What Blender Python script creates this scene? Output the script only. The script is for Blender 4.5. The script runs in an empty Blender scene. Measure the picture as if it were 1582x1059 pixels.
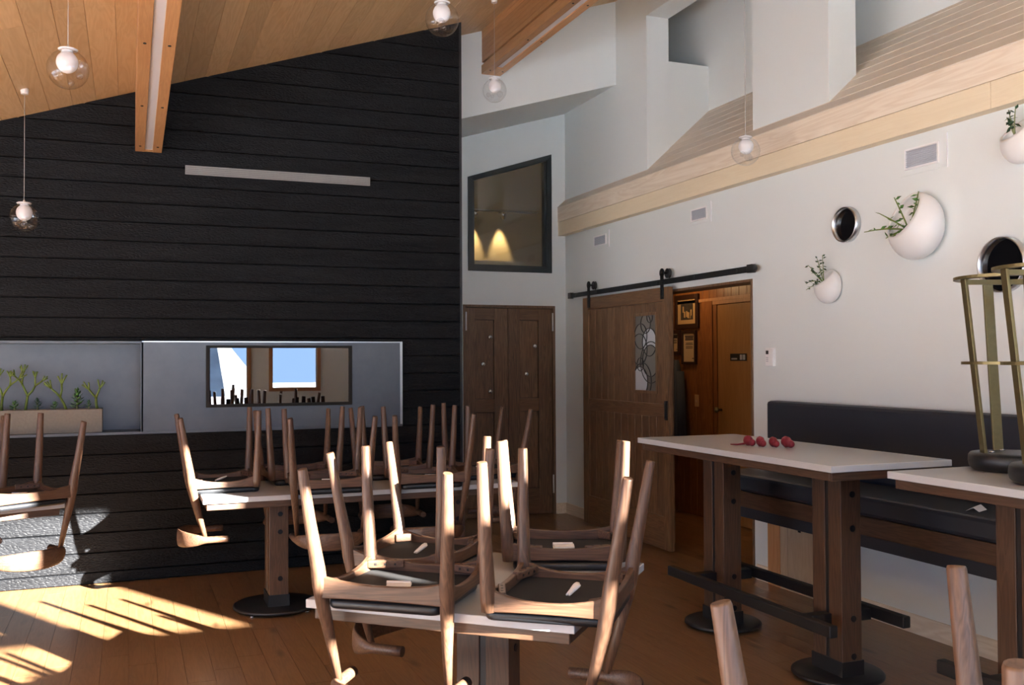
import bpy, bmesh, math, random
from mathutils import Vector, Matrix, Euler
random.seed(7)
C = bpy.context.scene.collection
SC = bpy.context.scene
PI = math.pi

# ------------------------------------------------------------------ camera
def look_matrix(yaw, pitch, roll):
    fw = Vector((math.sin(yaw)*math.cos(pitch), math.cos(yaw)*math.cos(pitch), math.sin(pitch)))
    r = Vector((math.cos(yaw), -math.sin(yaw), 0)); u = r.cross(fw)
    c, s = math.cos(roll), math.sin(roll)
    R, U = c*r+s*u, -s*r+c*u
    return Matrix((R, U, -fw)).transposed()
cam_d = bpy.data.cameras.new('camera'); cam = bpy.data.objects.new('camera', cam_d); C.objects.link(cam)
cam_d.sensor_fit = 'HORIZONTAL'; cam_d.sensor_width = 36.0
cam_d.lens = 36.0*1490.155/1582.0
cam_d.clip_start = 0.05; cam_d.clip_end = 300
cam.matrix_world = Matrix.Translation((0, 0, 1.52)) @ look_matrix(0.37767, 0.018768, -0.004659).to_4x4()
SC.camera = cam

# ------------------------------------------------------------------ world, sun, exposure
SUN_DIR = Vector((-0.48, 0.877, -0.364)).normalized()     # the way the light travels
w = bpy.data.worlds.new('world'); SC.world = w; w.use_nodes = True
nt = w.node_tree; nt.nodes.clear()
out = nt.nodes.new('ShaderNodeOutputWorld'); bg = nt.nodes.new('ShaderNodeBackground')
bg.inputs[0].default_value = (0.37, 0.60, 1.0, 1)      # even, thinly clouded winter sky
bg.inputs[1].default_value = 4.6
nt.links.new(bg.outputs[0], out.inputs[0])
sun_d = bpy.data.lights.new('sun', 'SUN'); sun_d.energy = 120.0; sun_d.angle = 0.009; sun_d.color = (1.0, 0.965, 0.91)
sun = bpy.data.objects.new('sun', sun_d); C.objects.link(sun)
sun.rotation_euler = SUN_DIR.to_track_quat('-Z', 'Y').to_euler(); sun.location = (9, -16, 6)
SC.view_settings.view_transform = 'Standard'; SC.view_settings.look = 'None'
SC.view_settings.gamma = 1.0; SC.view_settings.use_curve_mapping = False
SC.view_settings.exposure = 0.0
SC.cycles.max_bounces = 10; SC.cycles.diffuse_bounces = 6; SC.cycles.transparent_max_bounces = 16
SC.cycles.caustics_reflective = False; SC.cycles.caustics_refractive = False

# window openings: (x0, x1, z0, z1) in the south wall, (y0, y1, z0, z1) in the west wall
WY = -1.5; WX = -3.6
SOUTH = [(-3.2, -1.7, 0.75, 2.0), (-1.4, 0.3, 0.75, 2.5), (0.6, 1.75, 0.75, 2.7),
         (2.15, 2.86, 1.10, 2.30), (3.00, 3.59, 2.28, 3.90),
         (3.84, 4.68, 3.02, 4.15), (0.2, 2.84, 2.75, 3.42)]
WEST = [(-1.0, 1.0, 0.75, 2.0), (1.4, 3.4, 0.75, 2.0), (3.8, 5.8, 0.75, 2.0)]
def portal(name, cx, cy, cz, sx, sz, rot):
    d = bpy.data.lights.new(name, 'AREA'); d.shape = 'RECTANGLE'; d.size = sx; d.size_y = sz
    d.cycles.is_portal = True
    o = bpy.data.objects.new(name, d); C.objects.link(o); o.location = (cx, cy, cz); o.rotation_euler = rot
for x0, x1, z0, z1 in SOUTH:
    portal('daylight_portal', (x0+x1)/2, WY-0.13, (z0+z1)/2, x1-x0, z1-z0, (PI/2, 0, 0))
for y0, y1, z0, z1 in WEST:
    portal('daylight_portal', WX-0.13, (y0+y1)/2, (z0+z1)/2, y1-y0, z1-z0, (PI/2, 0, -PI/2))

# ------------------------------------------------------------------ materials
def new_mat(name):
    m = bpy.data.materials.new(name); m.use_nodes = True
    nt = m.node_tree; b = nt.nodes['Principled BSDF']
    return m, nt, b
def plain(name, col, rough=0.5, metal=0.0, bump=0.0, bscale=200.0, spec=0.5, emit=None, estr=0, var=0.0):
    m, nt, b = new_mat(name)
    b.inputs['Base Color'].default_value = (*col, 1); b.inputs['Roughness'].default_value = rough
    b.inputs['Metallic'].default_value = metal; b.inputs['Specular IOR Level'].default_value = spec
    if emit:
        b.inputs['Emission Color'].default_value = (*emit, 1); b.inputs['Emission Strength'].default_value = estr
    if bump or var:
        tc = nt.nodes.new('ShaderNodeTexCoord'); n = nt.nodes.new('ShaderNodeTexNoise')
        n.inputs['Scale'].default_value = bscale; n.inputs['Detail'].default_value = 4
        nt.links.new(tc.outputs['Object'], n.inputs['Vector'])
        if bump:
            bp = nt.nodes.new('ShaderNodeBump'); bp.inputs['Strength'].default_value = bump; bp.inputs['Distance'].default_value = 0.002
            nt.links.new(n.outputs[0], bp.inputs['Height']); nt.links.new(bp.outputs[0], b.inputs['Normal'])
        if var:
            mx = nt.nodes.new('ShaderNodeMixRGB'); mx.inputs[1].default_value = (*[c*(1-var) for c in col], 1)
            mx.inputs[2].default_value = (*[min(1, c*(1+var)) for c in col], 1)
            nt.links.new(n.outputs[0], mx.inputs[0]); nt.links.new(mx.outputs[0], b.inputs['Base Color'])
    return m
def wood(name, dark, light, axis='Y', scale=1.0, rough=0.45, stretch=14.0, fig=0.5, bump=0.15, rvar=0.25, coat=0.0, knots=0.0):
    m, nt, b = new_mat(name); N = nt.nodes.new; L = nt.links.new
    tc = N('ShaderNodeTexCoord'); oi = N('ShaderNodeObjectInfo')
    add = N('ShaderNodeVectorMath'); add.operation = 'ADD'
    mul = N('ShaderNodeMath'); mul.operation = 'MULTIPLY'; mul.inputs[1].default_value = 37.0
    L(oi.outputs['Random'], mul.inputs[0]); L(tc.outputs['Object'], add.inputs[0]); L(mul.outputs[0], add.inputs[1])
    mp = N('ShaderNodeMapping'); s = [stretch*scale]*3; s['XYZ'.index(axis)] = scale
    mp.inputs['Scale'].default_value = s; L(add.outputs[0], mp.inputs['Vector'])
    n1 = N('ShaderNodeTexNoise'); n1.inputs['Scale'].default_value = 1.0; n1.inputs['Detail'].default_value = 3; n1.inputs['Distortion'].default_value = 0.6
    L(mp.outputs[0], n1.inputs['Vector'])
    mu = N('ShaderNodeMath'); mu.operation = 'MULTIPLY'; mu.inputs[1].default_value = 9.0; L(n1.outputs[0], mu.inputs[0])
    fr = N('ShaderNodeMath'); fr.operation = 'PINGPONG'; fr.inputs[1].default_value = 0.5; L(mu.outputs[0], fr.inputs[0])
    m2 = N('ShaderNodeMath'); m2.operation = 'MULTIPLY'; m2.inputs[1].default_value = 2.0; L(fr.outputs[0], m2.inputs[0])
    mp2 = N('ShaderNodeMapping'); s2 = [stretch*scale*9]*3; s2['XYZ'.index(axis)] = scale*5
    mp2.inputs['Scale'].default_value = s2; L(add.outputs[0], mp2.inputs['Vector'])
    n2 = N('ShaderNodeTexNoise'); n2.inputs['Scale'].default_value = 1.0; n2.inputs['Detail'].default_value = 4
    L(mp2.outputs[0], n2.inputs['Vector'])
    mixf = N('ShaderNodeMath'); mixf.operation = 'MULTIPLY_ADD'; mixf.inputs[1].default_value = fig; L(m2.outputs[0], mixf.inputs[0])
    sc2 = N('ShaderNodeMath'); sc2.operation = 'MULTIPLY'; sc2.inputs[1].default_value = 1.0-fig; L(n2.outputs[0], sc2.inputs[0]); L(sc2.outputs[0], mixf.inputs[2])
    cr = N('ShaderNodeMixRGB'); cr.inputs[1].default_value = (*dark, 1); cr.inputs[2].default_value = (*light, 1); L(mixf.outputs[0], cr.inputs[0])
    hv = N('ShaderNodeHueSaturation')
    mr = N('ShaderNodeMapRange'); mr.inputs[3].default_value = 1-rvar; mr.inputs[4].default_value = 1+rvar; L(oi.outputs['Random'], mr.inputs[0])
    L(mr.outputs[0], hv.inputs['Value']); L(cr.outputs[0], hv.inputs['Color'])
    col = hv.outputs[0]
    if knots:
        mp3 = N('ShaderNodeMapping'); s3 = [7.0]*3; s3['XYZ'.index(axis)] = 2.2; mp3.inputs['Scale'].default_value = s3; L(add.outputs[0], mp3.inputs['Vector'])
        vo = N('ShaderNodeTexVoronoi'); vo.inputs['Scale'].default_value = 1.0; L(mp3.outputs[0], vo.inputs['Vector'])
        kr = N('ShaderNodeMapRange'); kr.inputs[1].default_value = 0.05; kr.inputs[2].default_value = 0.2; kr.inputs[3].default_value = knots; kr.inputs[4].default_value = 0.0; L(vo.outputs['Distance'], kr.inputs[0])
        km = N('ShaderNodeMixRGB'); km.inputs[2].default_value = (*[c*0.35 for c in dark], 1); L(kr.outputs[0], km.inputs[0]); L(col, km.inputs[1]); col = km.outputs[0]
    L(col, b.inputs['Base Color'])
    b.inputs['Roughness'].default_value = rough; b.inputs['Coat Weight'].default_value = coat; b.inputs['Coat Roughness'].default_value = 0.25
    bp = N('ShaderNodeBump'); bp.inputs['Strength'].default_value = bump; bp.inputs['Distance'].default_value = 0.001
    L(n2.outputs[0], bp.inputs['Height']); L(bp.outputs[0], b.inputs['Normal'])
    return m
def charred(name):
    m, nt, b = new_mat(name); N = nt.nodes.new; L = nt.links.new
    tc = N('ShaderNodeTexCoord'); oi = N('ShaderNodeObjectInfo'); add = N('ShaderNodeVectorMath'); add.operation = 'ADD'
    mul = N('ShaderNodeMath'); mul.operation = 'MULTIPLY'; mul.inputs[1].default_value = 50.0
    L(oi.outputs['Random'], mul.inputs[0]); L(tc.outputs['Object'], add.inputs[0]); L(mul.outputs[0], add.inputs[1])
    mp = N('ShaderNodeMapping'); mp.inputs['Scale'].default_value = (30, 30, 75); L(add.outputs[0], mp.inputs['Vector'])
    nd = N('ShaderNodeTexNoise'); nd.inputs['Scale'].default_value = 0.25; nd.inputs['Detail'].default_value = 3; L(mp.outputs[0], nd.inputs['Vector'])
    ad = N('ShaderNodeVectorMath'); ad.operation = 'MULTIPLY_ADD'; ad.inputs[1].default_value = (2, 2, 2); L(nd.outputs['Color'], ad.inputs[0]); L(mp.outputs[0], ad.inputs[2])
    vo = N('ShaderNodeTexVoronoi'); vo.feature = 'DISTANCE_TO_EDGE'; vo.inputs['Scale'].default_value = 1.0; L(ad.outputs[0], vo.inputs['Vector'])
    cl = N('ShaderNodeMapRange'); cl.inputs[1].default_value = 0.0; cl.inputs[2].default_value = 0.35; L(vo.outputs['Distance'], cl.inputs[0])
    mp2 = N('ShaderNodeMapping'); mp2.inputs['Scale'].default_value = (0.9, 1, 9); L(add.outputs[0], mp2.inputs['Vector'])
    n2 = N('ShaderNodeTexNoise'); n2.inputs['Scale'].default_value = 1.6; n2.inputs['Detail'].default_value = 6; L(mp2.outputs[0], n2.inputs['Vector'])
    cr = N('ShaderNodeValToRGB'); e = cr.color_ramp.elements
    e[0].position = 0.3; e[0].color = (0.0035, 0.0039, 0.0048, 1); e[1].position = 0.75; e[1].color = (0.0095, 0.0102, 0.0118, 1)
    L(n2.outputs[0], cr.inputs[0]); L(cr.outputs[0], b.inputs['Base Color'])
    b.inputs['Roughness'].default_value = 0.55; b.inputs['Specular IOR Level'].default_value = 0.13
    bp = N('ShaderNodeBump'); bp.inputs['Strength'].default_value = 0.8; bp.inputs['Distance'].default_value = 0.003
    L(cl.outputs[0], bp.inputs['Height']); L(bp.outputs[0], b.inputs['Normal'])
    return m
def steel_mat(name, col=(0.115, 0.125, 0.14), rough=0.42):
    m, nt, b = new_mat(name); N = nt.nodes.new; L = nt.links.new
    tc = N('ShaderNodeTexCoord'); n = N('ShaderNodeTexNoise'); n.inputs['Scale'].default_value = 3.0; n.inputs['Detail'].default_value = 7; n.inputs['Roughness'].default_value = 0.65
    L(tc.outputs['Object'], n.inputs['Vector'])
    mx = N('ShaderNodeMixRGB'); mx.inputs[1].default_value = (*[c*0.6 for c in col], 1); mx.inputs[2].default_value = (*[c*1.35 for c in col], 1)
    L(n.outputs[0], mx.inputs[0]); L(mx.outputs[0], b.inputs['Base Color'])
    mr = N('ShaderNodeMapRange'); mr.inputs[3].default_value = rough-0.08; mr.inputs[4].default_value = rough+0.14; L(n.outputs[0], mr.inputs[0]); L(mr.outputs[0], b.inputs['Roughness'])
    b.inputs['Metallic'].default_value = 0.85
    return m
def thin_glass(name, tint=(1, 1, 1), refl=1.0, rough=0.0):
    m, nt, b = new_mat(name); N = nt.nodes.new; L = nt.links.new
    nt.nodes.remove(b); o = nt.nodes['Material Output']
    tr = N('ShaderNodeBsdfTransparent'); tr.inputs[0].default_value = (*tint, 1)
    gl = N('ShaderNodeBsdfGlossy'); gl.inputs['Roughness'].default_value = rough
    fr = N('ShaderNodeLayerWeight'); fr.inputs[0].default_value = 0.5
    pw_ = N('ShaderNodeMath'); pw_.operation = 'POWER'; pw_.inputs[1].default_value = 3.5; L(fr.outputs['Facing'], pw_.inputs[0])
    mu = N('ShaderNodeMath'); mu.operation = 'MULTIPLY_ADD'; mu.inputs[1].default_value = 0.6; mu.inputs[2].default_value = 0.06*refl; mu.use_clamp = True; L(pw_.outputs[0], mu.inputs[0])
    mx = N('ShaderNodeMixShader'); L(mu.outputs[0], mx.inputs[0]); L(tr.outputs[0], mx.inputs[1]); L(gl.outputs[0], mx.inputs[2]); L(mx.outputs[0], o.inputs[0])
    return m

M = {}
M['white'] = plain('white_paint', (0.715, 0.755, 0.75), 0.6, bump=0.08, bscale=350)
M['white_trim'] = plain('white_enamel', (0.82, 0.82, 0.83), 0.35)
M['char'] = charred('charred_cedar')
M['black_back'] = plain('black_backing', (0.006, 0.006, 0.006), 0.8)
M['fir'] = wood('fir_ceiling', (0.56, 0.38, 0.20), (0.69, 0.505, 0.30), 'Y', 1.1, 0.5, 9, 0.55, 0.1, 0.10)
M['beam'] = wood('fir_beam', (0.34, 0.165, 0.068), (0.50, 0.275, 0.125), 'Y', 1.0, 0.45, 22, 0.4, 0.1, 0.22)
M['pale_fine'] = wood('whitewashed_fir_boards', (0.60, 0.51, 0.41), (0.69, 0.61, 0.51), 'Y', 0.8, 0.5, 12, 0.4, 0.05, 0.05)
M['pale'] = wood('whitewashed_fir', (0.62, 0.50, 0.38), (0.78, 0.69, 0.57), 'Y', 0.8, 0.5, 12, 0.6, 0.08, 0.06)
M['pale_y'] = wood('clear_maple', (0.68, 0.56, 0.39), (0.75, 0.64, 0.47), 'Y', 0.8, 0.5, 20, 0.4, 0.05, 0.04)
M['floor'] = wood('oak_floor', (0.175, 0.086, 0.036), (0.285, 0.154, 0.070), 'Y', 1.3, 0.34, 12, 0.45, 0.12, 0.06, coat=0.12, knots=0.75)
M['oak_z'] = wood('brown_oak_upright', (0.045, 0.022, 0.010), (0.255, 0.142, 0.070), 'Z', 1.4, 0.5, 18, 0.5, 0.5, 0.12)
M['oak_y'] = wood('brown_oak_rail', (0.075, 0.038, 0.017), (0.205, 0.112, 0.055), 'Y', 1.4, 0.5, 14, 0.45, 0.3, 0.10)
M['oak_x'] = wood('brown_oak_cross', (0.075, 0.038, 0.017), (0.205, 0.112, 0.055), 'X', 1.4, 0.5, 14, 0.45, 0.3, 0.10)
for ax in 'XYZ':
    M['wal_'+ax] = wood('walnut_'+ax, (0.050, 0.024, 0.0135), (0.165, 0.086, 0.049), ax, 2.0, 0.42, 10, 0.5, 0.1, 0.10)
    M['wtab_'+ax] = wood('walnut_table_'+ax, (0.040, 0.020, 0.011), (0.120, 0.062, 0.034), ax, 1.6, 0.42, 10, 0.45, 0.1, 0.10)
M['knotty'] = wood('knotty_pine', (0.16, 0.052, 0.013), (0.34, 0.135, 0.036), 'Z', 1.2, 0.4, 10, 0.5, 0.1, 0.12, knots=0.6)
M['birch'] = wood('varnished_birch', (0.32, 0.155, 0.045), (0.40, 0.205, 0.07), 'Z', 0.7, 0.35, 10, 0.5, 0.04, 0.03)
M['alder_z'] = wood('alder', (0.36, 0.16, 0.065), (0.52, 0.27, 0.12), 'Z', 1.3, 0.45, 10, 0.5, 0.1, 0.05, knots=0.5)
M['ply'] = wood('pale_plywood', (0.40, 0.29, 0.19), (0.50, 0.38, 0.26), 'Z', 1.3, 0.5, 10, 0.5, 0.06, 0.03)
M['quartz'] = plain('white_quartz', (0.55, 0.57, 0.59), 0.22, bscale=300, var=0.03)
M['black_metal'] = plain('black_powder_coat', (0.012, 0.012, 0.013), 0.4, bump=0.1, bscale=500)
M['iron'] = plain('dark_iron', (0.018, 0.020, 0.023), 0.38, 0.6)
M['leather'] = plain('black_leather', (0.009, 0.010, 0.012), 0.36, bump=0.25, bscale=500)
M['vinyl'] = plain('dark_blue_black_vinyl', (0.020, 0.023, 0.032), 0.5, bump=0.2, bscale=400)
M['webbing'] = plain('black_underseat_cloth', (0.009, 0.0085, 0.0085), 0.85, bump=0.5, bscale=900)
M['steel'] = steel_mat('mottled_steel')
M['chrome'] = plain('chrome', (0.75, 0.75, 0.76), 0.12, 1.0)
M['hinge'] = plain('satin_hinge', (0.62, 0.63, 0.64), 0.35, 0.3)
M['brushed'] = plain('brushed_steel', (0.55, 0.56, 0.57), 0.28, 1.0)
M['brass'] = plain('aged_brass', (0.22, 0.175, 0.08), 0.42, 0.85, bscale=60, var=0.15)
M['black_gloss'] = plain('black_gloss', (0.004, 0.004, 0.005), 0.06)
M['ceramic'] = plain('white_ceramic', (0.80, 0.80, 0.79), 0.28)
M['clay'] = plain('planter_soil', (0.05, 0.032, 0.02), 0.9, bump=1.0, bscale=80)
M['rimclay'] = plain('bare_clay_rim', (0.66, 0.50, 0.40), 0.7)
M['concrete'] = plain('cast_concrete', (0.20, 0.188, 0.165), 0.75, bump=0.4, bscale=60, var=0.18)
M['leaf'] = plain('green_leaf', (0.075, 0.20, 0.035), 0.45, bscale=40, var=0.3)
M['leaf_dark'] = plain('dark_green_leaf', (0.03, 0.085, 0.035), 0.4, bscale=40, var=0.3)
M['stick'] = plain('pencil_cactus_stem', (0.125, 0.185, 0.025), 0.5, bscale=12, var=0.3)
M['stem'] = plain('pale_stem', (0.20, 0.22, 0.10), 0.6)
M['glass'] = thin_glass('clear_glass', (0.97, 0.975, 0.98), 1.0)
M['window_glass'] = thin_glass('window_glass', (0.93, 0.94, 0.93), 1.0)
M['screen_glass'] = thin_glass('tinted_glass', (0.25, 0.23, 0.22), 4.5)
M['opal'] = plain('opal_glass', (0.82, 0.81, 0.82), 0.3, emit=(1, 0.97, 0.96), estr=0.05)  # faint glow put into the glass, though the pendants are unlit
M['lens'] = plain('frosted_light_lens', (0.62, 0.62, 0.66), 0.45)
M['vent'] = plain('vent_grey', (0.46, 0.48, 0.53), 0.5)
M['dark_win'] = plain('dark_window_frame', (0.010, 0.016, 0.018), 0.35)
M['paper'] = plain('white_paper', (0.80, 0.80, 0.80), 0.8)
M['red'] = plain('raspberry_red', (0.20, 0.010, 0.022), 0.55, bump=0.9, bscale=90, var=0.3)
M['cord'] = plain('pale_cord', (0.42, 0.40, 0.38), 0.5)
M['hole'] = plain('screw_hole', (0.008, 0.007, 0.006), 0.6)
M['perf'] = plain('perforated_metal', (0.24, 0.23, 0.22), 0.5, 0.3)
M['denim'] = plain('grey_blue_coat_cloth', (0.045, 0.055, 0.065), 0.9, bump=0.5, bscale=300)
M['amber'] = plain('amber_plaster', (0.27, 0.215, 0.125), 0.7)
M['grout'] = plain('seam_dark', (0.05, 0.025, 0.012), 0.8)
M['came'] = plain('lead_came', (0.035, 0.035, 0.036), 0.4, 0.6)
M['art_grey'] = plain('leaded_glass_grey', (0.185, 0.182, 0.165), 0.5)
M['art_pale'] = plain('leaded_glass_pale', (0.50, 0.53, 0.57), 0.45)
M['art_smoke'] = plain('leaded_glass_smoke', (0.125, 0.118, 0.108), 0.5)
M['mat_tan'] = plain('tan_mount', (0.52, 0.33, 0.15), 0.7)
M['mount'] = plain('cream_certificate', (0.55, 0.40, 0.23), 0.7)
M['frame_dark'] = plain('dark_picture_frame', (0.035, 0.014, 0.007), 0.4)
M['ink'] = plain('ink', (0.04, 0.025, 0.02), 0.8)
M['snow'] = plain('snow_ground', (0.75, 0.76, 0.79), 0.8)
M['photo1'] = plain('photo_print_dark', (0.06, 0.05, 0.04), 0.4, bscale=55, var=0.9)

# ------------------------------------------------------------------ mesh helpers
class MB:
    def __init__(s): s.v = []; s.f = []; s.mi = []; s.sm = []
    def add(s, vs, fs, mi=0, smooth=False):
        k = len(s.v); s.v += [tuple(v) for v in vs]
        for f in fs: s.f.append([i+k for i in f]); s.mi.append(mi); s.sm.append(smooth)
    def box(s, x0, x1, y0, y1, z0, z1, mi=0, mat=None):
        vs = [Vector((x, y, z)) for x in (x0, x1) for y in (y0, y1) for z in (z0, z1)]
        if mat is not None: vs = [mat @ v for v in vs]
        s.add(vs, [(0, 1, 3, 2), (4, 6, 7, 5), (0, 4, 5, 1), (2, 3, 7, 6), (0, 2, 6, 4), (1, 5, 7, 3)], mi)
        return s
    def prism(s, poly, axis, a, b, mi=0, smooth=False):
        # poly: 2-D points in the two other axes in cyclic order (Y,Z),(Z... ) -> for X:(y,z) Y:(x,z) Z:(x,y)
        def P(p, t): return {'X': (t, p[0], p[1]), 'Y': (p[0], t, p[1]), 'Z': (p[0], p[1], t)}[axis]
        n = len(poly); vs = [P(p, a) for p in poly]+[P(p, b) for p in poly]
        fs = [tuple(range(n))[::-1], tuple(range(n, 2*n))]
        s.add(vs, fs, mi)
        k = len(s.v)-2*n
        for i in range(n):
            j = (i+1) % n; s.f.append([k+i, k+j, k+n+j, k+n+i]); s.mi.append(mi); s.sm.append(smooth)
        return s
    def tube(s, pts, rad, seg=10, mi=0, cap=True, flat=None):
        # rad: number, list, or list of (ra, rb) pairs; flat: fixed up vector for the first radius direction
        pts = [Vector(p) for p in pts]; n = len(pts)
        if not isinstance(rad, (list, tuple)): rad = [rad]*n
        k = len(s.v); prev = None
        for i, p in enumerate(pts):
            t = (pts[min(i+1, n-1)]-pts[max(i-1, 0)]).normalized()
            if flat is not None: a = Vector(flat)
            elif prev is not None: a = prev
            else: a = Vector((0, 0, 1)) if abs(t.z) < 0.9 else Vector((1, 0, 0))
            a = (a-t*a.dot(t)).normalized(); b = t.cross(a); prev = a
            r = rad[i]; ra, rb = r if isinstance(r, (list, tuple)) else (r, r)
            for q in range(seg):
                th = 2*PI*q/seg; s.v.append(tuple(p+a*ra*math.cos(th)+b*rb*math.sin(th)))
        for i in range(n-1):
            for q in range(seg):
                r = (q+1) % seg
                s.f.append([k+i*seg+q, k+i*seg+r, k+(i+1)*seg+r, k+(i+1)*seg+q]); s.mi.append(mi); s.sm.append(True)
        if cap:
            s.f.append([k+q for q in range(seg)][::-1]); s.mi.append(mi); s.sm.append(False)
            s.f.append([k+(n-1)*seg+q for q in range(seg)]); s.mi.append(mi); s.sm.append(False)
        return s
    def lathe(s, prof, c=(0, 0, 0), axis='Z', seg=24, mi=0, smooth=True, close=True):
        k = len(s.v); n = len(prof)
        for r, h in prof:
            for q in range(seg):
                th = 2*PI*q/seg; x, y = r*math.cos(th), r*math.sin(th)
                d = {'Z': (x, y, h), 'X': (h, x, y), 'Y': (x, h, y)}[axis]
                s.v.append((c[0]+d[0], c[1]+d[1], c[2]+d[2]))
        for i in range(n-1):
            for q in range(seg):
                r = (q+1) % seg
                s.f.append([k+i*seg+q, k+i*seg+r, k+(i+1)*seg+r, k+(i+1)*seg+q]); s.mi.append(mi); s.sm.append(smooth)
        if close:
            s.f.append([k+q for q in range(seg)]); s.mi.append(mi); s.sm.append(False)
            s.f.append([k+(n-1)*seg+q for q in range(seg)][::-1]); s.mi.append(mi); s.sm.append(False)
        return s
    def mesh(s, name, mats):
        me = bpy.data.meshes.new(name); me.from_pydata(s.v, [], s.f)
        if not isinstance(mats, (list, tuple)): mats = [mats]
        for m in mats: me.materials.append(m)
        me.polygons.foreach_set('material_index', s.mi); me.polygons.foreach_set('use_smooth', s.sm)
        bm = bmesh.new(); bm.from_mesh(me); bmesh.ops.recalc_face_normals(bm, faces=bm.faces); bm.to_mesh(me); bm.free()
        me.update(); return me
    def obj(s, name, mats, parent=None, bevel=0, seg=2):
        o = bpy.data.objects.new(name, s.mesh(name, mats)); C.objects.link(o)
        if parent: o.parent = parent
        if bevel: add_bevel(o, bevel, seg)
        return o
def add_bevel(o, wd, seg=2):
    b = o.modifiers.new('edge', 'BEVEL'); b.width = wd; b.segments = seg; b.limit_method = 'ANGLE'; b.angle_limit = math.radians(40)
    b.harden_normals = False
def box(name, x0, x1, y0, y1, z0, z1, mat, parent=None, bevel=0):
    return MB().box(x0, x1, y0, y1, z0, z1).obj(name, mat, parent, bevel)
def tag(o, label=None, cat=None, group=None, kind=None):
    if label: o['label'] = label
    if cat: o['category'] = cat
    if group: o['group'] = group
    if kind: o['kind'] = kind
    return o
def struct(o): o['kind'] = 'structure'; return o
def thing(name, label, cat, loc=(0, 0, 0), rz=0, group=None):
    o = bpy.data.objects.new(name, None); C.objects.link(o); o.empty_display_size = 0.1
    o.location = loc; o.rotation_euler = (0, 0, rz)
    return tag(o, label, cat, group)
def dup(root, loc, rz, label, group=None):
    r = root.copy(); C.objects.link(r); r.location = loc; r.rotation_euler = (0, 0, rz); r['label'] = label
    if group: r['group'] = group
    for ch in list(root.children):
        c = ch.copy(); C.objects.link(c); c.parent = r
        for g in list(ch.children):
            d = g.copy(); C.objects.link(d); d.parent = c
    return r
def inst(name, mesh, mat_world, parent=None):
    o = bpy.data.objects.new(name, mesh); C.objects.link(o)
    if parent: o.parent = parent
    o.matrix_basis = mat_world
    return o
def ceil_z(x): return 3.405+0.33*x
T = Matrix.Translation

# ------------------------------------------------------------------ room shell
XR, YD, YU, YB = 4.05, 7.22, 7.65, 8.75
XE = 5.6      # east side of the alcove behind the camera
# floor
floor = struct(box('floor', -3.8, 5.7, -1.7, 9.8, -0.12, -0.012, M['floor']))
pw = 0.13; pl = 1.8
pm = MB(); c = 0.0008
pm.add([(c, c, 0), (pw-c, c, 0), (pw-c, pl-c, 0), (c, pl-c, 0), (0.0006, 0.0006, -0.003), (pw-0.0006, 0.0006, -0.003), (pw-0.0006, pl-0.0006, -0.003), (0.0006, pl-0.0006, -0.003),
        (0.0006, 0.0006, -0.011), (pw-0.0006, 0.0006, -0.011), (pw-0.0006, pl-0.0006, -0.011), (0.0006, pl-0.0006, -0.011)],
       [(0, 1, 2, 3), (0, 4, 5, 1), (1, 5, 6, 2), (2, 6, 7, 3), (3, 7, 4, 0), (4, 8, 9, 5), (5, 9, 10, 6), (6, 10, 11, 7), (7, 11, 8, 4)])
plank_mesh = pm.mesh('plank', M['floor'])
nrow = 0
x = -1.30
while x < 5.1:
    y = 2.3-random.uniform(0, 1.1) if nrow % 2 else 2.3-random.uniform(0.6, 1.7)
    while y < 8.8:
        inst('plank', plank_mesh, T((x, y, 0)), floor); y += pl
    x += pw; nrow += 1
# ceiling
cl = MB(); cl.prism([(-3.8, ceil_z(-3.8)+0.02), (5.7, ceil_z(5.7)+0.02), (5.7, ceil_z(5.7)+0.2), (-3.8, ceil_z(-3.8)+0.2)], 'Y', -1.7, 9.0)
ceiling = struct(cl.obj('ceiling', M['fir']))
cw = 0.152; ca = math.atan(0.33)
cm = MB(); e = 0.0014; g = 0.0006
def ceil_mesh(L_):
    q = MB(); q.add([(e, g, 0), (cw-e, g, 0), (cw-e, L_-g, 0), (e, L_-g, 0), (g, g, 0.004), (cw-g, g, 0.004), (cw-g, L_-g, 0.004), (g, L_-g, 0.004), (g, g, 0.019), (cw-g, g, 0.019), (cw-g, L_-g, 0.019), (g, L_-g, 0.019)],
          [(3, 2, 1, 0), (1, 5, 4, 0), (2, 6, 5, 1), (3, 7, 6, 2), (0, 4, 7, 3), (5, 9, 8, 4), (6, 10, 9, 5), (7, 11, 10, 6), (4, 8, 11, 7)])
    return q.mesh('plank', M['fir'])
cmA, cmB = ceil_mesh(2.2), ceil_mesh(3.0)
k = 0; s_ = -1.75
while s_ < 4.35:
    x = s_*math.cos(ca); z = ceil_z(x)
    R = T((x, 0, z)) @ Matrix.Rotation(-ca, 4, 'Y')
    yj = 5.15+random.uniform(-0.6, 0.75)
    inst('plank', cmA, T((0, yj-2.2, 0)) @ R, ceiling); inst('plank', cmB, T((0, yj, 0)) @ R, ceiling)
    s_ += cw; k += 1
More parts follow.
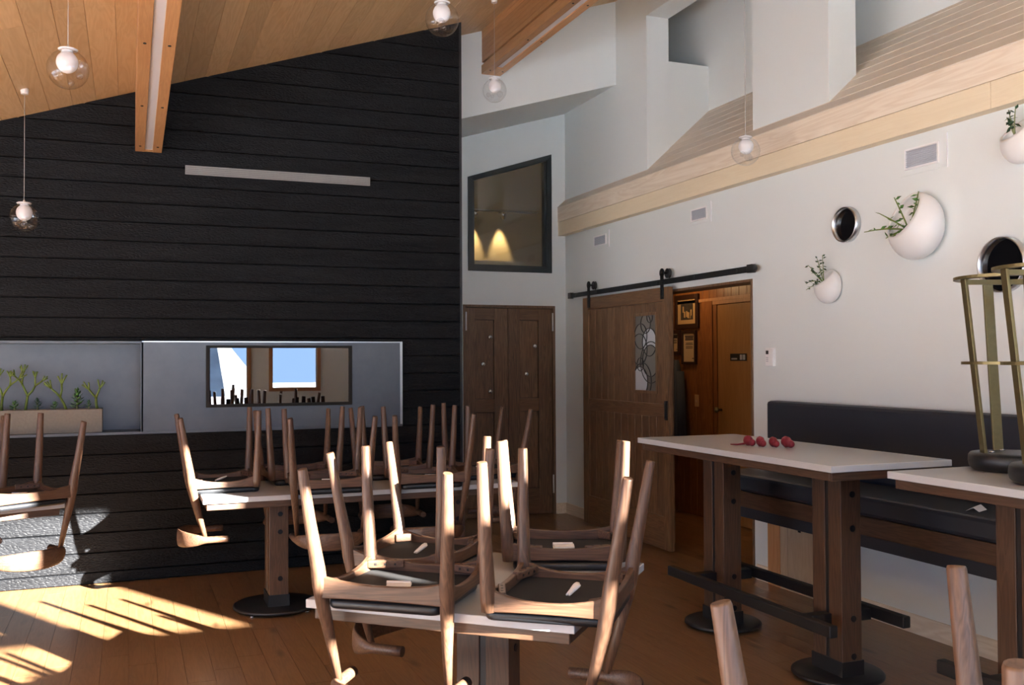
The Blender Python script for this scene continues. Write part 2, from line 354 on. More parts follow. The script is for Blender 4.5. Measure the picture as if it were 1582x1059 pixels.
# north wall: dark charred cladding
wn = MB(); wn.box(-3.8, 2.42, YD+0.03, 8.9, -0.1, 1.03).box(-3.8, 2.42, YD+0.03, 8.9, 1.665, 4.6).box(1.0, 2.42, YD+0.03, 8.9, 1.0, 1.7).box(-3.8, 1.1, YD+0.3, 8.9, 1.0, 1.7)
wall_north = struct(wn.obj('wall_north', M['black_back']))
z0 = 1.0205; ph = 0.1344
def siding(xa, xb, za, zb):
    h = zb-za; dz = random.uniform(-0.002, 0.002); q = MB()
    yf = YD+random.uniform(-0.002, 0.003); t = 0.005; yb = YD+0.03
    q.add([(xa, yf+t, za+0.004), (xb, yf+t, za+0.004), (xb, yf, za+0.009), (xa, yf, za+0.009), (xb, yf, zb-0.004), (xa, yf, zb-0.004), (xb, yf+t, zb), (xa, yf+t, zb),
           (xa, yb, za+0.004), (xb, yb, za+0.004), (xb, yb, zb), (xa, yb, zb)],
          [(0, 1, 2, 3), (3, 2, 4, 5), (5, 4, 6, 7), (0, 8, 9, 1), (7, 6, 10, 11), (1, 9, 10, 6, 4, 2), (0, 3, 5, 7, 11, 8)])
    return q.obj('siding_board', M['char'], wall_north)
for n in range(-8, 26):
    za = z0+ph*n; zb = za+ph
    if za < 0: za = 0.0
    x0 = max(-2.4, (za-3.405)/0.33-0.1); x1 = 2.424
    if n in (0, 1, 2, 3): siding(1.952, x1, za, zb)
    elif n == 4:
        siding(1.952, x1, za, zb); siding(x0, 1.950, 1.668, zb)
    else:
        siding(x0, x1, za, zb)
box('corner_trim', 2.424, 2.442, YD-0.004, YD+0.05, 0, 4.5, M['black_metal'], wall_north)
box('return_face', 2.42, 2.436, YD+0.05, 8.8, 0, 4.6, M['white'], wall_north)
# white bulkhead over the door recess (sloped underside)
def soff(x): return 3.551+0.298*(x-2.577)
wb = MB(); wb.prism([(2.436, soff(2.436)), (4.1, soff(4.1)), (4.1, 5.0), (2.436, 4.6)], 'Y', YU, 8.9)
struct(wb.obj('wall_bulkhead', M['white']))
# recess wall with double door and upper window
D0, D1, DH = 2.966, 3.93, 2.06
W0, W1, WZ = 3.020, 3.897, 2.386
def wtop(x): return 3.291+0.319*(x-3.022)
wr = MB()
wr.box(2.43, D0, YB, YB+0.1, 0, WZ).box(D1, 4.2, YB, YB+0.1, 0, WZ).box(D0, D1, YB, YB+0.1, DH, WZ)
wr.box(2.43, W0, YB, YB+0.1, WZ, 4.0).box(W1, 4.2, YB, YB+0.1, WZ, 4.2)
wr.prism([(W0, wtop(W0)), (W1, wtop(W1)), (W1, 4.1), (W0, 4.1)], 'Y', YB, YB+0.1)
struct(wr.obj('wall_recess', M['white']))
struct(box('wall_leak_stop', 2.4, 4.2, YB+0.11, YB+0.2, -0.1, 2.35, M['black_back']))  # unseen black board added to stop light leaking through the door panel gaps
bb = MB(); bb.box(D1+0.0, 4.04, YB-0.014, YB, 0, 0.105)
struct(bb.obj('baseboard_recess', M['pale'], None, 0.002))
# east wall
O0, O1, OH = 5.64, 6.98, 2.085
we = MB()
we.box(XR, 4.20, 2.0, O0, 0, OH).box(XR, 4.20, O1, 8.85, 0, OH).box(XR, 4.20, 2.0, 8.85, OH, 3.06)
struct(we.obj('wall_east', M['white']))
wu = MB(); wu.box(XR, 4.264, 7.10, 8.85, 3.0, 5.0).box(XR, 4.264, 4.83, 5.62, 3.0, 5.0).box(XR, 4.264, 2.0, 7.10, 4.43, 5.0)
wu.box(4.264, 4.68, 7.115, 7.16, 3.0, 4.07)
struct(wu.obj('wall_upper_east', M['white']))
wq = MB(); wq.box(4.67, 4.75, 2.0, 8.85, 3.0, 5.2).box(4.2, 4.7, 8.0, 8.1, 3.0, 5.2)
struct(wq.obj('wall_clerestory', M['white']))
struct(box('baseboard_east', XR-0.014, XR, 2.0, O0-0.03, 0, 0.105, M['pale'], None, 0.002))
struct(box('baseboard_corner', XR-0.014, XR, 7.02, YB, 0, 0.105, M['pale'], None, 0.002))
# sloping timber ledge and its front boards
ledge = struct(MB().box(3.985, XR, 2.0, YB, 2.775, 3.02).obj('trim_ledge', M['pale_y']))
box('board', 3.966, 3.985, 2.0, YB, 2.897, 3.042, M['pale'], ledge, 0.002)
box('board', 3.971, 3.985, 2.0, 3.55, 2.76, 2.8955, M['pale_y'], ledge, 0.002)
box('board', 3.971, 3.985, 3.552, YB, 2.76, 2.8955, M['pale_y'], ledge, 0.002)
box('underside', 3.985, XR, 2.0, YB, 2.762, 2.775, M['pale_y'], ledge)
sl = math.atan(0.90)
xs = 3.962
for i in range(9):
    wdt = 0.112; cx0 = xs+i*wdt*math.cos(sl); cz0 = 3.045+i*wdt*math.sin(sl)
    q = MB(); q.add([(0.004, 0, 0), (wdt-0.004, 0, 0), (wdt-0.004, 6.75, 0), (0.004, 6.75, 0), (0.0007, 0, -0.004), (wdt-0.0007, 0, -0.004), (wdt-0.0007, 6.75, -0.004), (0.0007, 6.75, -0.004), (0.0005, 0, -0.016), (wdt-0.0005, 0, -0.016), (wdt-0.0005, 6.75, -0.016), (0.0005, 6.75, -0.016)],
          [(0, 1, 2, 3), (0, 4, 5, 1), (1, 5, 6, 2), (2, 6, 7, 3), (3, 7, 4, 0), (4, 8, 9, 5), (5, 9, 10, 6), (6, 10, 11, 7), (7, 11, 8, 4)])
    o = q.obj('plank', M['pale_fine'], ledge); o.matrix_basis = T((cx0, 2.0, cz0)) @ Matrix.Rotation(-sl, 4, 'Y')
# outer walls behind and beside the camera, with window openings
def wall_openings(mb, lo, hi, zlo, zhi, ops, mk):
    xs_ = sorted({lo, hi} | {v for o in ops for v in o[:2]}); zs_ = sorted({zlo, zhi} | {v for o in ops for v in o[2:]})
    for a, b in zip(xs_, xs_[1:]):
        for c_, d_ in zip(zs_, zs_[1:]):
            m_, n_ = (a+b)/2, (c_+d_)/2
            if not any(o[0] < m_ < o[1] and o[2] < n_ < o[3] for o in ops): mk(mb, a, b, c_, d_)
ws = MB(); wall_openings(ws, -3.75, 5.75, -0.1, 5.3, SOUTH, lambda mb, a, b, c_, d_: mb.box(a, b, WY-0.12, WY, c_, d_))
struct(ws.obj('wall_south', M['white']))
ww = MB(); wall_openings(ww, -1.6, 8.0, -0.1, 2.4, WEST, lambda mb, a, b, c_, d_: mb.box(WX-0.12, WX, a, b, c_, d_))
struct(ww.obj('wall_west', M['white']))
struct(MB().box(XE, XE+0.1, -1.6, 2.1, -0.1, 5.4).box(XR, XE, 2.0, 2.1, -0.1, 5.3).obj('wall_alcove', M['white']))
for i, (x0, x1, za, zb) in enumerate(SOUTH):
    wf = MB(); f = 0.05
    for a, b, c_, d_ in ((x0-0.06, x0, za-0.06, zb+0.06), (x1, x1+0.06, za-0.06, zb+0.06), (x0, x1, za-0.06, za), (x0, x1, zb, zb+0.06)):
        wf.box(a, b, WY-0.1, WY+0.02, c_, d_)
    wo = struct(wf.obj('window_%d' % (i+1), M['alder_z']))
    if x0 == 3.00:      # unseen bars added and sized to shape the sun dapple on the chairs
        for a, b, c_, d_ in ((3.00, 3.59, 2.56, 2.73), (3.25, 3.49, 2.73, 2.82), (3.00, 3.59, 3.05, 3.19)):
            box('sun_block_muntin', a, b, WY-0.08, WY-0.03, c_, d_, M['alder_z'], wo)
for i, (y0, y1, za, zb) in enumerate(WEST):
    wf = MB()
    for a, b, c_, d_ in ((y0-0.06, y0, za-0.06, zb+0.06), (y1, y1+0.06, za-0.06, zb+0.06), (y0, y1, za-0.06, za), (y0, y1, zb, zb+0.06)):
        wf.box(WX-0.1, WX+0.02, a, b, c_, d_)
    struct(wf.obj('window_%d' % (i+11), M['alder_z']))
struct(box('ground', -60, 60, -70, 60, -0.5, -0.3, M['snow']))
M['hill'] = plain('wooded_hillside', (0.26, 0.27, 0.28), 0.9, bscale=0.6, var=0.7)  # unseen hill added to darken a window's reflection in the fireplace glass
def hillside():
    q = MB(); random.seed(2); n = 24
    for i in range(n+1):
        x = -60+67.5*i/n; h = (9+3*math.sin(i*0.9)+2*math.sin(i*2.3))*min(1, (n-i)/2+0.02)
        q.v += [(x, -38, -0.4), (x, -46, h*0.55), (x, -56, h), (x, -60, -0.4)]
    for i in range(n):
        for j in range(4):
            k = (j+1) % 4; q.f.append([i*4+j, i*4+k, (i+1)*4+k, (i+1)*4+j]); q.mi.append(0); q.sm.append(False)
    struct(q.obj('reflection_hills', M['hill']))
struct(box('wall_sun_block', 3.72, 4.50, -4.62, -4.45, -0.35, 4.0, M['white']))   # unseen pier added outside to keep sun out of one south window
hillside()

# ------------------------------------------------------------------ ceiling beams
def beam_one():
    root = struct(MB().box(0.055, 0.188, 3.0, YD, 3.03, 3.55).obj('ceiling_beam', M['beam']))
    for a, b in ((0.034, 0.096), (0.147, 0.208)):
        box('board', a, b, 3.0, YD, 2.998, 3.6, M['beam'], root, 0.002)
    box('light_strip', 0.096, 0.147, 3.0, YD-0.045, 3.006, 3.03, M['lens'], root)
    box('end_board', 0.096, 0.147, YD-0.045, YD, 2.999, 3.03, M['beam'], root)
    for y in (7.05, 6.05, 4.95):
        for x in (0.065, 0.178):
            MB().lathe([(0.008, -0.004), (0.008, 0.004)], (x, y, 2.998), seg=8).obj('bolt', M['hole'], root)
    # the rafter climbs slightly towards the room
    p = Vector((0.12, YD, 3.0)); R = T(p) @ Matrix.Rotation(math.radians(-1.6), 4, 'X') @ T(-p)
    root.matrix_basis = R
beam_one()
def beam_two():
    zb = 3.95; x0, x1 = 2.772, 2.935
    root = struct(MB().box(x0+0.02, x1-0.005, 3.0, YU, zb+0.075, 4.55).obj('ceiling_beam', M['beam']))
    z = zb+0.100
    while z < 4.42:
        box('lamination', x0, x1, 3.0, YU, z+0.0006, z+0.0394, M['beam'], root, 0.0012); z += 0.04
    box('board', x0-0.004, x0+0.056, 3.0, YU, zb, zb+0.075, M['beam'], root, 0.002)
    box('board', x0+0.107, x1+0.004, 3.0, YU, zb, zb+0.075, M['beam'], root, 0.002)
    box('light_strip', x0+0.056, x0+0.107, 3.0, YU-0.2, zb+0.010, zb+0.075, M['lens'], root)
    box('end_board', x0+0.056, x0+0.107, YU-0.2, YU, zb+0.001, zb+0.075, M['beam'], root)
    for y in (7.52, 6.7, 5.9):
        for x in (x0+0.027, x1-0.025):
            MB().lathe([(0.008, -0.003), (0.008, 0.004)], (x, y, zb), seg=8).obj('bolt', M['hole'], root)
beam_two()

# ------------------------------------------------------------------ steel niche, fireplace, grille, planter
def steel_niche():
    root = struct(box('trim_steel', 0.08, 1.95, YD-0.008, YD+0.03, 1.03, 1.667, M['steel']))
    box('side_flange', 1.934, 1.952, YD-0.014, YD+0.03, 1.028, 1.669, M['brushed'], root)
    box('top_flange', 0.08, 1.934, YD-0.014, YD+0.03, 1.661, 1.669, M['brushed'], root)
    box('niche_back', -2.4, 0.10, YD+0.27, YD+0.29, 1.03, 1.667, M['steel'], root)
    box('niche_side', 0.075, 0.09, YD-0.008, YD+0.29, 1.03, 1.667, M['steel'], root)
    box('niche_top', -2.4, 0.09, YD-0.008, YD+0.29, 1.652, 1.668, M['steel'], root)
    box('niche_shelf', -2.4, 1.95, YD-0.016, YD+0.29, 1.020, 1.038, M['steel'], root)
steel_niche()
fp = thing('fireplace', 'black framed gas fireplace with a reflective glass front set in the steel panel', 'fireplace', (1.034, YD, 1.195))
def fireplace():
    hw, h = 0.525, 0.443
    f = MB()
    for a, b, c_, d_ in ((-hw, -hw+0.026, 0, h), (hw-0.026, hw, 0, h), (-hw+0.022, hw-0.022, 0, 0.022), (-hw+0.022, hw-0.022, h-0.018, h)):
        f.box(a, b, -0.03, -0.008, c_, d_)
    f.obj('frame', M['black_back'], fp, 0.002)
    MB().box(-hw+0.02, hw-0.02, -0.020, -0.0175, 0.02, h-0.016).obj('glass', M['screen_glass'], fp)
    MB().box(-hw+0.02, hw-0.02, -0.012, -0.0085, 0.02, h-0.016).obj('back_plate', M['black_gloss'], fp)
fireplace()
gr = thing('linear_vent', 'long narrow metal vent grille high on the charred black wall', 'vent', (1.034, YD, 2.858))
def grille():
    fr = MB(); fr.box(-0.668, 0.668, -0.012, 0.0, 0, 0.006).box(-0.668, 0.668, -0.012, 0.0, 0.058, 0.064).box(-0.668, -0.662, -0.012, 0, 0.006, 0.058).box(0.662, 0.668, -0.012, 0, 0.006, 0.058)
    fr.obj('frame', M['perf'], gr)
    MB().box(-0.662, 0.662, -0.004, -0.001, 0.006, 0.058).obj('backing', M['black_back'], gr)
    sl_ = MB(); n = 150
    for i in range(n):
        x = -0.66+1.32*(i+0.5)/n; sl_.box(x-0.003, x+0.003, -0.009, -0.005, 0.006, 0.058)
    for z in (0.019, 0.032, 0.045): sl_.box(-0.662, 0.662, -0.0095, -0.0055, z-0.0025, z+0.0025)
    tag(sl_.obj('mesh_bars', M['perf'], gr), kind='stuff')
grille()
tr = thing('concrete_trough', 'long grey concrete planter trough in the steel niche', 'planter', (-0.62, YD+0.12, 1.038))
def trough():
    q = MB(); hw, hd, h, t = 0.447, 0.085, 0.162, 0.016
    q.box(-hw, hw, -hd, -hd+t, 0, h).box(-hw, hw, hd-t, hd, 0, h).box(-hw, -hw+t, -hd+t, hd-t, 0, h).box(hw-t, hw, -hd+t, hd-t, 0, h).box(-hw+t, hw-t, -hd+t, hd-t, 0, 0.02)
    q.obj('body', M['concrete'], tr, 0.003)
    MB().box(-hw+t, hw-t, -hd+t, hd-t, 0.02, h-0.018).obj('soil', M['clay'], tr)
trough()
SOILZ = 1.038+0.144
def twig(mb, p, d, L_, r, depth, spread=0.5):
    d = d.normalized(); mid = p+d*L_*0.5+Vector((random.uniform(-1, 1), random.uniform(-.3, .3), 0))*L_*0.07
    q = p+d*L_+Vector((0, 0, L_*0.06)); mb.tube([p, mid, q], [r, r*0.9, r*0.8], 6)
    if depth:
        n = 2 if depth > 1 else random.choice((3, 4))
        sg = random.choice((-1, 1))
        for i in range(n):
            f = (i/(n-1)*2-1)*sg
            e_ = d+Vector((f*spread+random.uniform(-0.15, 0.15), random.uniform(-0.25, 0.2), random.uniform(0.0, 0.35)))
            twig(mb, q, e_, L_*random.uniform(0.62, 0.85), r*0.78, depth-1, spread)
def pencil_cactus(x, y, h, lean, depth, label, seed):
    random.seed(seed); root = thing('pencil_cactus', label, 'plant', (x, y, SOILZ), 0, 'pencil cacti in the trough')
    m = MB(); twig(m, Vector((0, 0, 0.001)), Vector((lean, -0.05, 1)), h*0.40, 0.0098, depth, 0.62); m.obj('stem', M['stick'], root)
pencil_cactus(-0.80, YD+0.11, 0.26, 0.05, 3, 'tallest pencil cactus at the far end of the trough', 3)
pencil_cactus(-0.66, YD+0.125, 0.27, 0.15, 3, 'spreading pencil cactus leaning over the middle of the trough', 11)
pencil_cactus(-0.40, YD+0.11, 0.26, -0.45, 2, 'pencil cactus with two forked arms behind the leafy succulent', 6)
pencil_cactus(-0.205, YD+0.11, 0.22, -0.12, 2, 'pencil cactus nearest the corner of the concrete trough', 8)
def rosette(x, y, r, n, label, mat, seed, tall=0.0):
    random.seed(seed); root = thing('succulent', label, 'plant', (x, y, SOILZ), 0, 'leafy succulents in the trough')
    MB().tube([(0, 0, 0.001), (0, 0, 0.03+tall)], [0.006, 0.004], 6).obj('stem', M['stem'], root)
    leaf = MB(); leaf.add([(0, 0, 0), (0.22, 0.5, 0.06), (0, 1, 0.12), (-0.22, 0.5, 0.06), (0, 0.5, 0.0)], [(0, 1, 4), (1, 2, 4), (2, 3, 4), (3, 0, 4), (0, 3, 2, 1)], smooth=True)
    me = leaf.mesh('leaf', mat)
    for i in range(n):
        f = i/n; a = i*2.4; L_ = r*(1.0-0.45*f)*random.uniform(0.85, 1.1)
        o = inst('leaf', me, T((0, 0, 0.02+f*(0.02+tall))) @ Matrix.Rotation(a, 4, 'Z') @ Matrix.Rotation(0.15+f*0.9, 4, 'X') @ Matrix.Diagonal((L_*1.1, L_, L_, 1)), root)
rosette(-0.335, YD+0.10, 0.070, 26, 'bushy green succulent standing highest among the leafy ones', M['leaf'], 1, 0.10)
rosette(-0.262, YD+0.085, 0.036, 16, 'small succulent at the foot of the bushy green one', M['leaf'], 2, 0.03)
rosette(-0.475, YD+0.08, 0.045, 16, 'pale succulent between the forked cactus and the trough rim', M['leaf'], 3, 0.02)
rosette(-0.58, YD+0.08, 0.050, 18, 'dark succulent in the middle of the trough', M['leaf_dark'], 4, 0.04)
rosette(-0.72, YD+0.08, 0.050, 16, 'succulent between the tallest cactus and the spreading one', M['leaf'], 5, 0.03)
rosette(-0.83, YD+0.075, 0.048, 14, 'succulent at the foot of the tallest cactus', M['leaf'], 6, 0.02)

# ------------------------------------------------------------------ double door in the recess
def double_door():
    fr = MB(); fr.box(D0, D0+0.026, YB-0.012, YB+0.09, 0, DH).box(D1-0.026, D1, YB-0.012, YB+0.09, 0, DH).box(D0+0.026, D1-0.026, YB-0.012, YB+0.09, DH-0.026, DH)
    root = struct(fr.obj('door_1', M['oak_z'], None, 0.002))
    yf = YB+0.004; yb = yf+0.04
    for xa, xb, pa, pb, kn in ((D0+0.029, 3.4295, 3.091, 3.287, [(3.249, 1.749), (3.175, 1.487), (3.247, 1.224)]), (3.4335, D1-0.029, 3.554, 3.755, [(3.718, 1.662), (3.627, 1.389)])):
        lf = MB(); za, zb = 0.012, DH-0.03
        for a, b, c_, d_ in ((xa, pa, za, zb), (pb, xb, za, zb)): lf.box(a, b, yf, yb, c_, d_)
        leaf = lf.obj('door_leaf', M['oak_z'], root, 0.002)
        for c_, d_ in ((za, 0.262), (1.022, 1.150), (1.915, zb)): box('rail', pa, pb, yf+0.001, yb, c_, d_, M['oak_x'], leaf, 0.0015)
        for c_, d_ in ((0.262, 1.022), (1.150, 1.915)):
            box('panel', pa+0.004, pb-0.004, yf+0.012, yb-0.008, c_+0.004, d_-0.004, M['oak_z'], leaf, 0.003)
        for kx, kz in kn:
            q = MB(); q.lathe([(0.001, yf-0.010), (0.014, yf-0.008), (0.022, yf+0.002), (0.024, yf+0.012)], (kx, 0, kz), 'Y', 16); q.obj('glass_boss', M['chrome'], leaf)
    for hx, hz in ((D0+0.028, 1.90), (D1-0.030, 1.90), (D1-0.030, 0.30), (D0+0.028, 0.30)):
        q = MB(); q.tube([(hx, YB-0.016, hz-0.09), (hx, YB-0.016, hz+0.09)], 0.008, 8); q.obj('hinge', M['hinge'], root)
double_door()
# interior window over the double door and the upstairs room behind it
def interior_window():
    f = MB(); t = 0.052; ya, yb = YB-0.016, YB+0.07
    def quad(pts): f.prism(pts, 'Y', ya, yb)
    quad([(W0, WZ), (W0+t, WZ+t), (W0+t, wtop(W0+t)-t), (W0, wtop(W0))])
    quad([(W1, WZ), (W1, wtop(W1)), (W1-t, wtop(W1-t)-t), (W1-t, WZ+t)])
    quad([(W0, WZ), (W1, WZ), (W1-t, WZ+t), (W0+t, WZ+t)])
    quad([(W0, wtop(W0)), (W0+t, wtop(W0+t)-t), (W1-t, wtop(W1-t)-t), (W1, wtop(W1))])
    root = struct(f.obj('window_20', M['dark_win'], None, 0.002))
    g = MB(); g.prism([(W0+t-.01, WZ+t-.01), (W1-t+.01, WZ+t-.01), (W1-t+.01, wtop(W1-t)-t+.01), (W0+t-.01, wtop(W0+t)-t+.01)], 'Y', YB+0.035, YB+0.039)
    g.obj('pane', M['window_glass'], root)
    s2 = MB(); t2 = t+0.014
    s2.box(W0+t, W0+t2, YB+0.0, YB+0.05, WZ+t, wtop(W0+t)-t).box(W1-t2-0.012, W1-t, YB+0.0, YB+0.05, WZ+t, wtop(W1-t2)-t).box(W0+t, W1-t, YB, YB+0.05, WZ+t, WZ+t2)
    s2.obj('sash', M['dark_win'], root)
interior_window()
up = MB(); up.box(2.3, 6.2, 11.2, 11.3, 2.3, 5.2).box(2.3, 2.4, 8.9, 11.3, 2.3, 5.2).box(6.1, 6.2, 8.9, 11.3, 2.3, 5.2).box(2.3, 6.2, 8.86, 11.3, 2.3, 2.5).box(2.3, 6.2, 8.86, 11.3, 5.0, 5.2).box(4.2, 6.2, 8.80, 8.9, 2.3, 5.2)
struct(up.obj('wall_upstairs', M['amber']))
tl = thing('track_light', 'small track of lit spotlights on the wall seen through the upper window', 'lamp', (4.28, 11.05, 3.30))
box('track', -0.7, 0.45, -0.02, 0.02, 0.05, 0.07, M['brushed'], tl); box('stem', -0.01, 0.01, 0.0, 0.15, 0.052, 0.068, M['brushed'], tl)
for sx in (0.0, -0.36):
    q = MB(); q.tube([(sx, 0, 0.05), (sx, 0.02, -0.03)], [0.022, 0.03], 12); q.obj('spot_head', M['chrome'], tl)
    ld = bpy.data.lights.new('spot_lamp', 'SPOT'); ld.energy = 150; ld.color = (1.0, 0.74, 0.40); ld.spot_size = math.radians(42); ld.spot_blend = 0.8; ld.shadow_soft_size = 0.02
    lo = bpy.data.objects.new('spot_lamp', ld); C.objects.link(lo); lo.location = (4.28+sx, 11.09, 3.33); lo.rotation_euler = Vector((0, 0.16, -1)).to_track_quat('-Z', 'Y').to_euler()
ld = bpy.data.lights.new('upstairs_lamp', 'POINT'); ld.energy = 2.5; ld.color = (1.0, 0.78, 0.45); ld.shadow_soft_size = 0.1
lo = bpy.data.objects.new('upstairs_lamp', ld); C.objects.link(lo); lo.location = (5.2, 9.6, 4.5)

# ------------------------------------------------------------------ passage behind the sliding door
HX = 5.15
hl = MB(); hl.box(HX+0.02, HX+0.1, 4.4, 9.7, 0, 2.5).box(4.2, HX+0.1, 9.6, 9.7, 0, 2.5).box(4.2, HX+0.1, 4.4, 4.5, 0, 2.5).box(4.2, HX+0.1, 4.4, 9.7, 2.4, 2.5).box(4.19, 4.26, 8.84, 9.7, 0, 2.5)
wall_hall = struct(hl.obj('wall_hall', M['knotty']))
y = 7.98
while y < 9.3:
    box('board', HX, HX+0.02, y+0.001, y+0.119, 0.0, 2.4, M['knotty'], wall_hall, 0.003); y += 0.12
y = 6.9
while y < 7.96:
    box('board', HX, HX+0.02, y+0.001, min(y+0.119, 7.978), 2.08, 2.4, M['knotty'], wall_hall, 0.003); y += 0.12
MB().box(HX-0.012, HX+0.02, 4.5, 9.6, 2.075, 2.105).obj('head_rail', M['alder_z'], wall_hall)
in_d = struct(box('door_2', HX+0.004, HX+0.02, 6.93, 7.735, 0.01, 2.035, M['birch'], None, 0.002))
for a, b, c_, d_ in ((7.80, 7.975, 0, 2.08), (7.74, 7.80, 0, 2.05)): box('casing', HX-0.014+(0.01 if a < 7.8 else 0), HX+0.02, a, b, c_, d_, M['knotty'], in_d, 0.002)
box('casing', HX-0.014, HX+0.02, 6.85, 6.92, 0, 2.08, M['knotty'], in_d, 0.002); box('casing', HX-0.010, HX+0.02, 6.92, 7.80, 2.04, 2.075, M['alder_z'], in_d, 0.002)
q = MB(); q.lathe([(0.012, 0), (0.010, -0.03), (0.026, -0.045), (0.028, -0.06), (0.018, -0.072), (0.001, -0.074)], (HX+0.004, 7.68, 1.05), 'X', 14); q.obj('knob', M['brass'], in_d)
sg = thing('door_sign', 'small dark plaque on the varnished door in the passage', 'sign', (HX+0.003, 7.40, 1.54))
MB().box(-0.006, 0, -0.125, 0.125, -0.032, 0.034).obj('plate', M['black_metal'], sg, 0.002)
lt = MB()
for i in range(7): lt.box(-0.0072, -0.006, 0.015+i*0.013, 0.015+i*0.013+0.009, -0.02, -0.006)
lt.obj('lettering', M['vent'], sg)
lt = MB(); lt.box(-0.0072, -0.006, -0.11, -0.075, -0.022, 0.024).box(-0.0072, -0.006, -0.065, -0.03, -0.022, 0.024); lt.obj('symbol', M['vent'], sg)
def picture(label, ya, yb, za, zb, fw, mat_w, cert):
    root = thing('framed_picture', label, 'picture', (HX, (ya+yb)/2, (za+zb)/2)); w2, h2 = (yb-ya)/2, (zb-za)/2
    f = MB()
    for a, b, c_, d_ in ((-w2, -w2+fw, -h2, h2), (w2-fw, w2, -h2, h2), (-w2+fw, w2-fw, -h2, -h2+fw), (-w2+fw, w2-fw, h2-fw, h2)): f.box(-0.028, -0.001, a, b, c_, d_)
    f.obj('frame', M['frame_dark'], root, 0.003)
    MB().box(-0.012, -0.001, -w2+fw, w2-fw, -h2+fw, h2-fw).obj('mount', M['mount'] if cert else M['mat_tan'], root)
    a2, b2 = w2-fw, h2-fw
    if cert:
        t = MB()
        for i, (z, l, th) in enumerate([(0.78, 0.75, 0.014), (0.66, 0.7, 0.014), (0.54, 0.72, 0.014), (0.30, 0.6, 0.006), (0.2, 0.66, 0.006), (0.05, 0.6, 0.006), (-0.05, 0.62, 0.006)]):
            t.box(-0.0132, -0.012, -a2*l, a2*l, b2*z-th/2, b2*z+th/2)
        t.box(-0.0132, -0.012, -a2*0.75, -a2*0.5, -b2*0.8, -b2*0.74); t.obj('print', M['ink'], root)
    else:
        MB().box(-0.0135, -0.012, -a2*mat_w, a2*mat_w, -b2*mat_w, b2*mat_w).obj('photograph', M['photo1'], root)
        t = MB(); random.seed(4)
        for i in range(7):
            yy = a2*mat_w*random.uniform(-0.8, 0.7); zz = b2*mat_w*random.uniform(-0.6, 0.5); t.box(-0.0142, -0.0135, yy-0.012, yy+0.012, zz-0.03, zz+0.03)
        t.obj('print', M['mat_tan'], root)
picture('dark framed group photograph with a tan mount high in the passage', 8.03, 8.46, 1.83, 2.165, 0.045, 0.66, False)
picture('dark framed certificate hanging under the group photograph', 8.075, 8.335, 1.475, 1.81, 0.026, 0.8, True)
picture('dark frame mostly behind the sliding door edge, beside the certificate', 8.37, 8.62, 1.57, 1.82, 0.035, 0.6, True)
sp = thing('switch_plate', 'tan switch plate on the pine boards below the certificate', 'switch', (HX, 8.09, 1.12))
MB().box(-0.006, 0, -0.036, 0.036, -0.058, 0.058).obj('plate', M['mat_tan'], sp, 0.002); MB().box(-0.012, -0.006, -0.008, 0.008, -0.015, 0.015).obj('toggle', M['mount'], sp)
ct = thing('hanging_coat', 'dark grey blue coat hanging in the passage beside the sliding door', 'coat', (HX, 8.42, 0.62))
def coat():
    q = MB(); n = 9; rows = [(0.90, 0.06, 0.05), (0.80, 0.15, 0.09), (0.55, 0.19, 0.10), (0.25, 0.21, 0.11), (0.0, 0.235, 0.12)]
    k = 0; seg = 24
    for z, hw, d in rows:
        for i in range(seg):
            th = 2*PI*i/seg; rr = 1+0.10*math.sin(5*th+z*3)*(1-z)
            q.v.append((-0.012-d-(d*math.cos(th))*rr*0.95+0.0, hw*math.sin(th)*rr, z))
    for j in range(len(rows)-1):
        for i in range(seg):
            r = (i+1) % seg; q.f.append([j*seg+i, j*seg+r, (j+1)*seg+r, (j+1)*seg+i]); q.mi.append(0); q.sm.append(True)
    q.f.append(list(range(seg))); q.mi.append(0); q.sm.append(False)
    q.f.append(list(range(4*seg, 5*seg))); q.mi.append(0); q.sm.append(False)
    q.obj('body', M['denim'], ct)
    s2 = MB(); s2.tube([(-0.08, -0.13, 0.78), (-0.10, -0.19, 0.45), (-0.10, -0.215, 0.12)], [0.05, 0.05, 0.045], 10); s2.obj('sleeve', M['denim'], ct)
    MB().tube([(0.0, 0, 0.86), (-0.06, 0, 0.86), (-0.07, 0, 0.9)], 0.007, 8).obj('peg', M['iron'], ct)
coat()
ld = bpy.data.lights.new('passage_lamp', 'POINT'); ld.energy = 7; ld.color = (1.0, 0.66, 0.33); ld.shadow_soft_size = 0.06
lo = bpy.data.objects.new('passage_lamp', ld); C.objects.link(lo); lo.location = (4.72, 8.05, 2.3)
# casing of the opening
oc = MB(); oc.box(XR-0.008, 4.21, O0, O0+0.02, 0, OH).box(XR-0.008, 4.21, O1-0.02, O1, 0, OH).box(XR-0.008, 4.21, O0+0.02, O1-0.02, OH-0.02, OH)
struct(oc.obj('trim_opening', M['oak_z'], None, 0.002))

